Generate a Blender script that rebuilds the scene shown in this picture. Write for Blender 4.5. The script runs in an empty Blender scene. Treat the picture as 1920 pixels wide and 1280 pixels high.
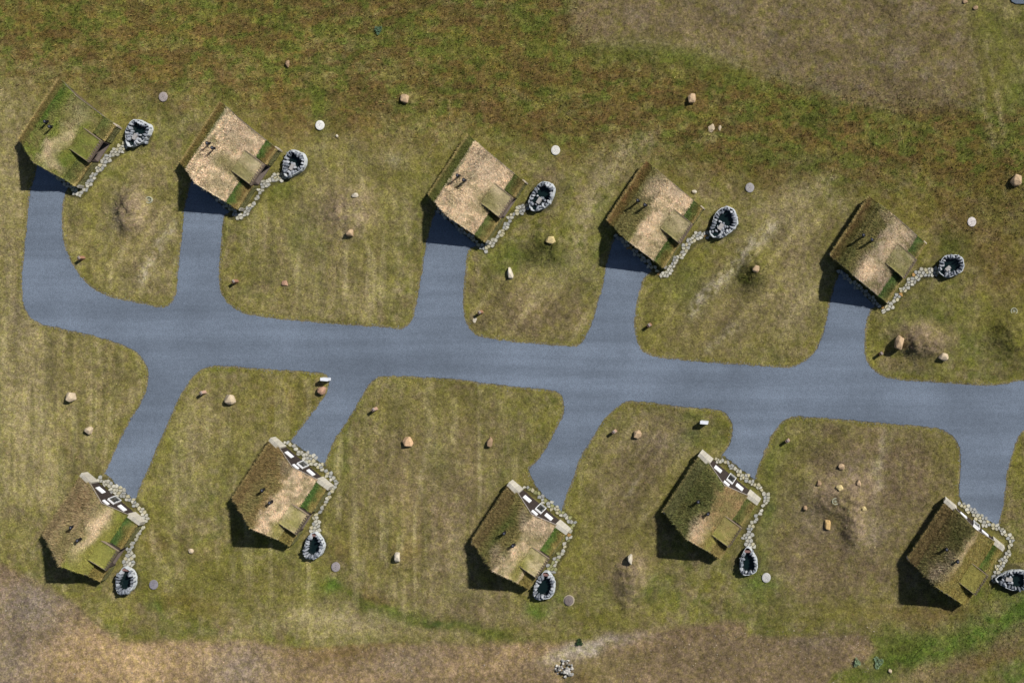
import bpy, bmesh, math, random
import numpy as np
from mathutils import Vector
from mathutils.geometry import tessellate_polygon

random.seed(7)
RNG = np.random.default_rng(11)
SC = bpy.context.scene
COL = SC.collection

# ------------------------------------------------------------------ map scale: 16 map units = 1 m, map origin top left
S = 16.0
def wx(px): return (px - 960.0) / S
def wy(py): return (640.0 - py) / S

# ------------------------------------------------------------------ camera
CH = 150.0                     # drone height
NX, NY = 1620.0, 520.0         # point straight below the drone (map units)
cam = bpy.data.cameras.new('drone_camera')
camo = bpy.data.objects.new('drone_camera', cam); COL.objects.link(camo)
camo.location = (wx(NX), wy(NY), CH); camo.rotation_euler = (0, 0, 0)
cam.sensor_width = 36.0; cam.lens = 36.0 * CH / 120.0
cam.shift_x = -wx(NX) / 120.0; cam.shift_y = -wy(NY) / 120.0
cam.clip_start = 1.0; cam.clip_end = 3000.0
SC.camera = camo

# ------------------------------------------------------------------ sky, sun, exposure
SUN_AZ = math.radians(54.9); SUN_EL = math.radians(39.2)
w = bpy.data.worlds.new('World'); SC.world = w; w.use_nodes = True
nt = w.node_tree; nt.nodes.clear()
sky = nt.nodes.new('ShaderNodeTexSky'); sky.sky_type = 'NISHITA'; sky.sun_disc = False
sky.sun_elevation = SUN_EL; sky.sun_rotation = SUN_AZ
bg = nt.nodes.new('ShaderNodeBackground'); bg.inputs[1].default_value = 0.05
ow = nt.nodes.new('ShaderNodeOutputWorld')
nt.links.new(sky.outputs[0], bg.inputs[0]); nt.links.new(bg.outputs[0], ow.inputs[0])
sl = bpy.data.lights.new('sun', 'SUN'); sl.energy = 4.85; sl.angle = math.radians(0.5); sl.color = (1.0, 0.97, 0.93)
so = bpy.data.objects.new('sun', sl); COL.objects.link(so)
sd = Vector((math.sin(SUN_AZ) * math.cos(SUN_EL), math.cos(SUN_AZ) * math.cos(SUN_EL), math.sin(SUN_EL)))
so.rotation_euler = sd.to_track_quat('Z', 'Y').to_euler(); so.location = sd * 150
SC.view_settings.view_transform = 'Standard'; SC.view_settings.look = 'None'
SC.view_settings.exposure = 0.0; SC.view_settings.gamma = 1.0
SC.view_settings.use_curve_mapping = False

# ------------------------------------------------------------------ small tools
def lin(c):
    c = np.asarray(c, float) / 255.0
    return np.where(c <= 0.04045, c / 12.92, ((c + 0.055) / 1.055) ** 2.4)
def _h(ix, iy, seed):
    with np.errstate(over='ignore'):
        n = (ix.astype(np.int64) * 374761393 + iy.astype(np.int64) * 668265263 + seed * 974634777) & 0xFFFFFFFF
        n = ((n ^ (n >> 13)) * 1274126177) & 0xFFFFFFFF
        n = (n ^ (n >> 16)) & 0xFFFFFFFF
    return n / 4294967295.0
def vn(x, y, seed=0):
    x = np.asarray(x, float); y = np.asarray(y, float)
    ix = np.floor(x); iy = np.floor(y); fx = x - ix; fy = y - iy
    fx = fx * fx * (3 - 2 * fx); fy = fy * fy * (3 - 2 * fy)
    ix = ix.astype(np.int64); iy = iy.astype(np.int64)
    a = _h(ix, iy, seed); b = _h(ix + 1, iy, seed); c = _h(ix, iy + 1, seed); d = _h(ix + 1, iy + 1, seed)
    return (a * (1 - fx) + b * fx) * (1 - fy) + (c * (1 - fx) + d * fx) * fy
def fbm(x, y, seed=0, o=4):
    s = 0; a = 1.0; t = 0
    for k in range(o):
        s = s + a * vn(np.asarray(x) * 2 ** k + 17.3 * k, np.asarray(y) * 2 ** k - 9.1 * k, seed + k * 13); t += a; a *= 0.55
    return s / t
def sst(a, b, x):
    t = np.clip((x - a) / (b - a), 0, 1); return t * t * (3 - 2 * t)

def meshobj(name, V, F, mat, parent=None, cols=None, recalc=False, smooth=False, loc=None):
    me = bpy.data.meshes.new(name)
    if isinstance(F, np.ndarray):
        V = np.asarray(V, np.float32); nf, k = F.shape
        me.vertices.add(len(V)); me.vertices.foreach_set('co', V.ravel())
        me.loops.add(nf * k); me.loops.foreach_set('vertex_index', F.astype(np.int32).ravel())
        me.polygons.add(nf); me.polygons.foreach_set('loop_start', np.arange(0, nf * k, k, dtype=np.int32))
        me.polygons.foreach_set('loop_total', np.full(nf, k, np.int32))
        me.update(calc_edges=True)
    else:
        me.from_pydata([tuple(map(float, v)) for v in V], [], [tuple(f) for f in F]); me.update()
    if cols is not None:
        at = me.color_attributes.new('Col', 'FLOAT_COLOR', 'POINT')
        c = np.ones((len(me.vertices), 4), np.float32); c[:, :3] = np.asarray(cols)[:, :3]
        at.data.foreach_set('color', c.ravel())
    if recalc:
        bm = bmesh.new(); bm.from_mesh(me); bmesh.ops.recalc_face_normals(bm, faces=bm.faces); bm.to_mesh(me); bm.free()
    if smooth:
        me.polygons.foreach_set('use_smooth', [True] * len(me.polygons))
    if mat: me.materials.append(mat)
    o = bpy.data.objects.new(name, me); COL.objects.link(o)
    if parent is not None: o.parent = parent
    if loc is not None: o.location = loc
    return o
def tag(o, label=None, cat=None, group=None, kind=None):
    if label: o['label'] = label
    if cat: o['category'] = cat
    if group: o['group'] = group
    if kind: o['kind'] = kind
    return o
def empty(name, loc, label, cat, group=None):
    o = bpy.data.objects.new(name, None); COL.objects.link(o); o.location = loc; o.empty_display_size = 0.3
    return tag(o, label, cat, group)

class MB:
    def __init__(s): s.v = []; s.f = []; s.c = []
    def add(s, V, F, col=(1, 1, 1)):
        n = len(s.v); s.v += [tuple(p) for p in V]; s.f += [tuple(i + n for i in f) for f in F]; s.c += [tuple(col)] * len(V)
    def box(s, a0, a1, b0, b1, z0, z1, col=(1, 1, 1)):
        V = [(a0, b0, z0), (a1, b0, z0), (a1, b1, z0), (a0, b1, z0), (a0, b0, z1), (a1, b0, z1), (a1, b1, z1), (a0, b1, z1)]
        s.add(V, [(0, 1, 2, 3), (4, 5, 6, 7), (0, 1, 5, 4), (1, 2, 6, 5), (2, 3, 7, 6), (3, 0, 4, 7)], col)
    def prism(s, sec, u0, u1, col=(1, 1, 1)):           # section (v,z) swept along u
        n = len(sec); V = [(u0, a, b) for a, b in sec] + [(u1, a, b) for a, b in sec]
        F = [tuple(range(n)), tuple(range(n, 2 * n))] + [(i, (i + 1) % n, (i + 1) % n + n, i + n) for i in range(n)]
        s.add(V, F, col)
    def cyl(s, x, y, z0, z1, r0, r1=None, n=14, col=(1, 1, 1)):
        r1 = r0 if r1 is None else r1; V = []
        for z, r in ((z0, r0), (z1, r1)):
            V += [(x + r * math.cos(2 * math.pi * i / n), y + r * math.sin(2 * math.pi * i / n), z) for i in range(n)]
        s.add(V, [tuple(range(n)), tuple(range(n, 2 * n))] + [(i, (i + 1) % n, (i + 1) % n + n, i + n) for i in range(n)], col)
    def build(s, name, mat, parent=None, tf=None, smooth=False):
        V = [tf(*p) for p in s.v] if tf else s.v
        return meshobj(name, V, s.f, mat, parent, cols=s.c, recalc=True, smooth=smooth)

# ------------------------------------------------------------------ materials
def newmat(name):
    m = bpy.data.materials.new(name); m.use_nodes = True; n = m.node_tree.nodes; n.clear()
    out = n.new('ShaderNodeOutputMaterial'); b = n.new('ShaderNodeBsdfPrincipled')
    b.inputs['Specular IOR Level'].default_value = 0.15; b.inputs['Roughness'].default_value = 0.95
    m.node_tree.links.new(b.outputs[0], out.inputs[0]); return m, b
def noise_node(m, scale, detail=3, rough=0.6, vec=None):
    n = m.node_tree.nodes.new('ShaderNodeTexNoise'); n.inputs['Scale'].default_value = scale
    n.inputs['Detail'].default_value = detail; n.inputs['Roughness'].default_value = rough
    if vec: m.node_tree.links.new(vec, n.inputs['Vector'])
    return n
def mrange(m, src, a, b, c, d):
    n = m.node_tree.nodes.new('ShaderNodeMapRange'); n.inputs[1].default_value = a; n.inputs[2].default_value = b
    n.inputs[3].default_value = c; n.inputs[4].default_value = d; m.node_tree.links.new(src, n.inputs[0]); return n.outputs[0]
def mul(m, a, b):
    n = m.node_tree.nodes.new('ShaderNodeMath'); n.operation = 'MULTIPLY'; m.node_tree.links.new(a, n.inputs[0]); m.node_tree.links.new(b, n.inputs[1]); return n.outputs[0]
def vscale(m, col, fac):
    n = m.node_tree.nodes.new('ShaderNodeVectorMath'); n.operation = 'SCALE'
    m.node_tree.links.new(col, n.inputs[0]); m.node_tree.links.new(fac, n.inputs['Scale']); return n.outputs[0]
def attr_col(m):
    n = m.node_tree.nodes.new('ShaderNodeAttribute'); n.attribute_name = 'Col'; return n.outputs['Color']
def geo_pos(m): return m.node_tree.nodes.new('ShaderNodeNewGeometry').outputs['Position']
def bump(m, b, h, strength, dist):
    n = m.node_tree.nodes.new('ShaderNodeBump'); n.inputs['Strength'].default_value = strength; n.inputs['Distance'].default_value = dist
    m.node_tree.links.new(h, n.inputs['Height']); m.node_tree.links.new(n.outputs[0], b.inputs['Normal'])
def mottled(name, scales, lo_hi, col=None, rough=0.95, bmp=0.0, bscale=8, tint=None):
    m, b = newmat(name); p = geo_pos(m)
    if col is None: c = attr_col(m)
    else:
        r = m.node_tree.nodes.new('ShaderNodeRGB'); r.outputs[0].default_value = (*col, 1); c = r.outputs[0]
    for sc, (lo, hi) in zip(scales, lo_hi):
        nz = noise_node(m, sc, 3, 0.65, p); c = vscale(m, c, mrange(m, nz.outputs[0], 0.3, 0.7, lo, hi))
    if tint:
        nz = noise_node(m, tint[0], 4, 0.6, p); mx = m.node_tree.nodes.new('ShaderNodeMix'); mx.data_type = 'RGBA'; mx.blend_type = 'MULTIPLY'
        m.node_tree.links.new(mrange(m, nz.outputs[0], 0.42, 0.62, 0, 1), mx.inputs[0]); m.node_tree.links.new(c, mx.inputs[6]); mx.inputs[7].default_value = (*tint[1], 1)
        c = mx.outputs[2]
    m.node_tree.links.new(c, b.inputs['Base Color']); b.inputs['Roughness'].default_value = rough
    if bmp:
        nz = noise_node(m, bscale, 4, 0.7, p); bump(m, b, nz.outputs[0], bmp, 0.08)
    return m
M = {}
M['ground'] = mottled('meadow_soil', (1.1, 4.5, 13.0), ((0.8, 1.2), (0.6, 1.4), (0.5, 1.5)), bmp=1.0, bscale=6, tint=(1.6, (0.95, 1.0, 0.72)))
M['grass'] = mottled('grass_blade', (1.5, 9.0), ((0.8, 1.2), (0.6, 1.4)))
M['turf'] = mottled('roof_turf', (1.2, 6.0), ((0.88, 1.12), (0.85, 1.15)), bmp=0.8, bscale=7)
M['stone'] = mottled('dressed_stone', (3.0, 14.0), ((0.88, 1.1), (0.8, 1.18)), bmp=0.5, bscale=12)
M['rock'] = mottled('boulder_rock', (2.2, 9.0), ((0.85, 1.12), (0.78, 1.2)), bmp=0.6, bscale=9)
M['timber'] = mottled('weathered_timber', (4.0, 20.0), ((0.85, 1.15), (0.8, 1.2)), bmp=0.3, bscale=20)
M['concrete'] = mottled('cast_concrete', (2.5, 11.0), ((0.84, 1.12), (0.8, 1.2)))
M['metal'] = mottled('black_metal', (6.0,), ((0.9, 1.1),), rough=0.5)
M['white'] = mottled('white_paint', (5.0,), ((0.95, 1.05),), rough=0.5)
m, b = newmat('tub_water'); b.inputs['Base Color'].default_value = (0.006, 0.014, 0.014, 1); b.inputs['Roughness'].default_value = 0.08
b.inputs['Specular IOR Level'].default_value = 0.4
nz = noise_node(m, 6.0, 2); bump(m, b, nz.outputs[0], 0.15, 0.02); M['water'] = m
m, b = newmat('dark_glass'); b.inputs['Base Color'].default_value = (0.02, 0.022, 0.026, 1); b.inputs['Roughness'].default_value = 0.1
b.inputs['Specular IOR Level'].default_value = 0.5; M['glass'] = m
# road: blue-grey rolled gravel with fine aggregate and faint tyre-worn streaks
m, b = newmat('rolled_gravel'); p = geo_pos(m)
mp = m.node_tree.nodes.new('ShaderNodeMapping'); mp.inputs['Scale'].default_value = (0.05, .8, 1); mp.inputs['Rotation'].default_value = (0, 0, math.radians(4.5))
m.node_tree.links.new(p, mp.inputs[0])
st = noise_node(m, 1.0, 5, 0.6, mp.outputs[0]); big = noise_node(m, 0.09, 4, 0.6, p); mp2 = m.node_tree.nodes.new('ShaderNodeMapping'); mp2.inputs['Scale'].default_value = (0.018, .42, 1); mp2.inputs['Rotation'].default_value = (0, 0, math.radians(4.5)); m.node_tree.links.new(p, mp2.inputs[0]); wr = noise_node(m, 1.0, 4, 0.55, mp2.outputs[0]); fine = noise_node(m, 11.0, 2, 0.8, p); mid = noise_node(m, 2.0, 3, 0.6, p)
fac = mul(m, mul(m, mrange(m, wr.outputs[0], 0.42, 0.62, 0.95, 1.13), mrange(m, wr.outputs[0], 0, 1, 1, 1)), mul(m, mul(m, mrange(m, st.outputs[0], 0.3, 0.7, 0.93, 1.07), mrange(m, big.outputs[0], 0.35, 0.65, 0.86, 1.14)),
          mul(m, mrange(m, fine.outputs[0], 0.3, 0.7, 0.68, 1.32), mrange(m, mid.outputs[0], 0.3, 0.7, 0.95, 1.05))))
m.node_tree.links.new(vscale(m, attr_col(m), fac), b.inputs['Base Color']); bump(m, b, fine.outputs[0], 0.3, 0.03); M['road'] = m

# ------------------------------------------------------------------ road outline (map units)
ROAD = [(74,300),(64,335),(57,365),(51,420),(45,480),(42,530),(45,570),(58,595),(76,606),(110,614),(150,623),(200,636),(240,650),(262,665),
(275,685),(279,705),(277,728),(268,748),(250,780),(232,812),(214,850),(197,887),(252,937),(272,892),(300,825),(320,780),(342,732),(360,708),(375,694),
(395,687),(430,686),(480,690),(540,694),(600,698),(612,702),(617,712),(616,725),(609,743),(580,782),(562,805),(547,827),(607,870),(627,825),(645,797),
(665,765),(687,727),(702,712),(716,705),(760,705),(860,711),(960,724),(1000,727),(1043,734),(1055,745),(1058,765),(1052,787),(1036,818),(1020,847),(992,880),
(1010,917),(1052,957),(1070,907),(1085,865),(1100,837),(1132,787),(1155,763),(1175,752),(1200,752),(1280,762),(1352,769),(1368,783),(1374,805),(1368,833),(1355,853),
(1415,897),(1422,872),(1439,832),(1450,810),(1467,790),(1482,782),(1500,780),(1560,784),(1680,794),(1740,800),(1772,807),(1790,820),(1799,838),(1802,865),(1799,905),
(1804,940),(1870,985),(1878,960),(1884,920),(1888,885),(1902,835),(1912,815),(1935,795),(2000,760),(2100,735),(2400,690),(2900,600),(2900,510),(2400,600),(2100,655),(2000,690),
(1950,706),(1915,714),(1880,720),(1840,723),(1800,720),(1740,716),(1690,712),(1660,707),(1644,699),(1631,687),(1623,668),(1621,640),(1623,610),(1630,583),(1640,574),
(1577,505),(1565,535),(1555,575),(1548,610),(1538,640),(1529,658),(1515,672),(1500,682),(1480,689),(1440,687),(1380,683),(1300,677),(1228,669),(1207,661),(1196,642),
(1190,615),(1190,590),(1195,560),(1208,520),(1222,508),(1156,440),(1145,470),(1135,507),(1130,540),(1120,572),(1112,600),(1100,628),(1090,643),(1076,650),(1040,648),
(980,643),(930,637),(897,630),(882,620),(873,600),(868,572),(870,530),(874,495),(878,470),(893,460),(818,395),(808,425),(800,460),(795,490),(790,520),(783,560),(775,595),
(764,611),(750,617),(700,612),(620,607),(540,600),(480,592),(455,587),(434,575),(418,558),(412,538),(410,510),(414,460),(420,405),(430,398),(360,335),(352,365),(345,403),
(342,440),(336,490),(332,540),(325,564),(312,575),(297,576),(270,570),(230,563),(200,554),(170,538),(145,510),(128,480),(119,450),(116,420),(117,390),(121,365),(127,352)]
def catmull(P, closed=True, step=6.0, sharp=40):
    out = []; n = len(P)
    for i in range(n if closed else n - 1):
        p0 = np.array(P[(i - 1) % n] if closed or i > 0 else P[i], float); p1 = np.array(P[i], float)
        p2 = np.array(P[(i + 1) % n], float); p3 = np.array(P[(i + 2) % n] if closed or i + 2 < n else P[i + 1], float)
        d = np.linalg.norm(p2 - p1)
        def m_(a, b, c):                       # tangent, damped at sharp corners
            t = (c - a); l = np.linalg.norm(t); u = (b - a) / (np.linalg.norm(b - a) + 1e-6); v = (c - b) / (np.linalg.norm(c - b) + 1e-6)
            return t / (l + 1e-6) * d * (0.9 if np.dot(u, v) > 0.45 else 0.0)
        t1 = m_(p0, p1, p2); t2 = m_(p1, p2, p3); k = max(1, int(d / step))
        for j in range(k):
            s = j / k; h1 = 2*s**3-3*s**2+1; h2 = s**3-2*s**2+s; h3 = -2*s**3+3*s**2; h4 = s**3-s**2
            out.append(h1 * p1 + h2 * t1 + h3 * p2 + h4 * t2)
    if not closed: out.append(np.array(P[-1], float))
    return np.array(out)
RP = catmull(ROAD, True, 3.0)
jit = (fbm(RP[:, 0] / 9, RP[:, 1] / 9, 5, 2) - 0.5) * 3.0 + (vn(RP[:, 0] / 2.6, RP[:, 1] / 2.6, 8) - 0.5) * 2.2
tn = np.roll(RP, -1, 0) - np.roll(RP, 1, 0); tn /= np.linalg.norm(tn, axis=1)[:, None] + 1e-9
RP = RP + np.stack([-tn[:, 1], tn[:, 0]], 1) * jit[:, None]
SIDE = np.array([(1893, -400), (1893, -6), (1897, 4), (1905, 8), (1990, 8), (2060, 4), (2900, -40), (2900, -400)], float)

def inside(poly, X, Y):
    r = np.zeros(X.shape, bool); n = len(poly)
    for i in range(n):
        x1, y1 = poly[i]; x2, y2 = poly[(i + 1) % n]
        if y1 == y2: continue
        c = ((y1 > Y) != (y2 > Y)) & (X < (x2 - x1) * (Y - y1) / (y2 - y1) + x1); r ^= c
    return r
def dseg(X, Y, a, b):
    dx, dy = b[0] - a[0], b[1] - a[1]; L = dx * dx + dy * dy + 1e-9
    t = np.clip(((X - a[0]) * dx + (Y - a[1]) * dy) / L, 0, 1)
    return np.hypot(X - a[0] - t * dx, Y - a[1] - t * dy)
def dpoly(P, X, Y, closed=False):
    d = np.full(X.shape, 1e9)
    for i in range(len(P) if closed else len(P) - 1): d = np.minimum(d, dseg(X, Y, P[i], P[(i + 1) % len(P)]))
    return d

# ------------------------------------------------------------------ houses, paths, tubs: map positions
def ground_pt(p, h):                                     # picture of a point at height h -> ground map position
    return (NX + (p[0] - NX) * (1 - h / CH), NY + (p[1] - NY) * (1 - h / CH))
TOPC = [(128.4,250.5),(430.9,293.4),(894.2,354.5),(1228.2,402.3),(1646.0,467.6)]
BOTC = [(172.6,989.2),(527.1,922.6),(975.0,1003.6),(1333.6,946.7),(1792.3,1035.2)]
HC = [ground_pt(c, 0.9) for c in TOPC] + [ground_pt(c, 1.1) for c in BOTC]
UX, UY, VX, VY = 0.55, 0.835, 0.768, -0.640              # world axes: u along the ridge (NE), v across (SE)
def loc2map(c, u, v): return (c[0] + S * (u * UX + v * VX), c[1] - S * (u * UY + v * VY))

PATHS = {
0: [(139,364,11),(156,360,12),(169,341,12),(186,316,12),(203,297,15),(222,282,17),(240,270,19)],
1: [(436,405,10),(458,403,12),(466,391,11),(483,371,11),(491,353,11),(503,340,15),(523,332,19),(538,329,21)],
2: [(908,461,9),(922,459,12),(933,445,11),(945,427,11),(958,408,13),(973,396,18),(993,386,20)],
3: [(1237,513,10),(1251,512,13),(1263,497,13),(1274,480,13),(1286,464,15),(1303,447,20),(1332,438,19)],
4: [(1656,579,10),(1668,575,13),(1683,557,12),(1697,539,13),(1713,523,17),(1729,512,21),(1756,509,20)],
5: [(184,896,12),(202,907,13),(222,920,24),(245,937,15),(263,953,13),(273,966,12),(271,976,12),(263,992,11),(251,1008,12),(243,1024,16),(240,1042,24),(243,1058,22)],
6: [(538,831,13),(558,844,14),(577,858,20),(600,874,14),(619,891,12),(628,905,11),(619,927,11),(606,945,11),(597,962,12),(592,979,17),(592,995,22)],
7: [(986,915,9),(1002,921,12),(1018,933,15),(1033,946,14),(1048,958,12),(1065,971,12),(1075,982,12),(1071,999,9),(1061,1021,9),(1051,1038,13),(1038,1054,19),(1034,1066,20)],
8: [(1345,863,9),(1359,864,12),(1376,878,14),(1392,891,18),(1409,903,13),(1427,916,12),(1438,929,12),(1431,949,9),(1417,971,10),(1406,990,14),(1403,1008,22),(1404,1022,24)],
9: [(1803,945,12),(1822,959,15),(1840,973,18),(1858,984,13),(1879,996,13),(1893,1009,13),(1892,1028,13),(1881,1049,13),(1872,1069,16),(1864,1086,15)]}
for i in range(5):                                       # the strip of flags under the shaded front of the upper cottages
    c = HC[i]; a = loc2map(c, -4.9, -2.6); b_ = loc2map(c, -4.95, 4.6)
    PATHS[i] = [(a[0], a[1], 11), ((a[0]+b_[0])/2, (a[1]+b_[1])/2, 11), (b_[0], b_[1], 11)] + PATHS[i]
# tub: centre, half length, half width, long-axis angle (map, degrees), water centre shift along the axis, filled end
TUBS = [((261,251),28,20,-62,0.34,True),((554,308),28,18,-60,0.36,True),((1017,370),30,20,-58,0.34,True),((1357,419),31,23,-55,0.34,True),
        ((1782,499),25,21,-40,0.26,True),((240,1086),26,17,93,0.05,False),((592,1021),25,18,92,0.05,False),((1023,1096),27,19,98,0.08,False),
        ((1404,1051),25,17,88,0.08,False),((1899,1085),31,19,6,0.25,True)]

# ------------------------------------------------------------------ ground: height and colour of the meadow
MOUNDS = [(247,395,30,46,10,1.1),(655,400,52,50,0,0.8),(1730,638,56,36,12,1.3),(1185,1085,32,58,12,0.9),(1578,930,68,45,-8,1.0),(1604,985,26,48,0,0.9),
          (1902,625,40,45,0,1.0),(1424,503,34,40,0,0.7),(1030,462,40,34,0,0.6),(755,1020,34,60,0,0.35)]
def height(X, Y):
    z = (fbm(X / 60, Y / 60, 3, 3) - 0.5) * 0.35
    for cx, cy, rx, ry, an, h in MOUNDS:
        a = math.radians(an); dx = X - cx; dy = Y - cy; u = (dx * math.cos(a) + dy * math.sin(a)) / rx; v = (-dx * math.sin(a) + dy * math.cos(a)) / ry
        q = np.exp(-1.6 * (u * u + v * v) ** 1.3); z = z + h * q * (0.72 + .45 * fbm(X / 12, Y / 12, 41, 2) + .22 * fbm(X / 3.5, Y / 3.5, 43, 1))
    return z
G = dict(green=(90,98,42), bright=(86,106,42), olive=(112,106,52), dry=(134,120,84), straw=(154,140,106), brown=(112,90,50), rust=(102,80,50),
         tanb=(120,103,80), mauve=(132,119,108), sand=(174,146,112), dirt=(130,109,86), grey=(122,110,96), pale=(172,160,136), dark=(72,74,34), mud=(164,152,136), yel=(122,116,54), dg=(62,82,36))
def ell(X, Y, cx, cy, rx, ry, an=0.0, p=1.0):
    a = math.radians(an); dx = X - cx; dy = Y - cy
    u = (dx * math.cos(a) + dy * math.sin(a)) / rx; v = (-dx * math.sin(a) + dy * math.cos(a)) / ry
    return np.exp(-(u * u + v * v) ** p)
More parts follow.
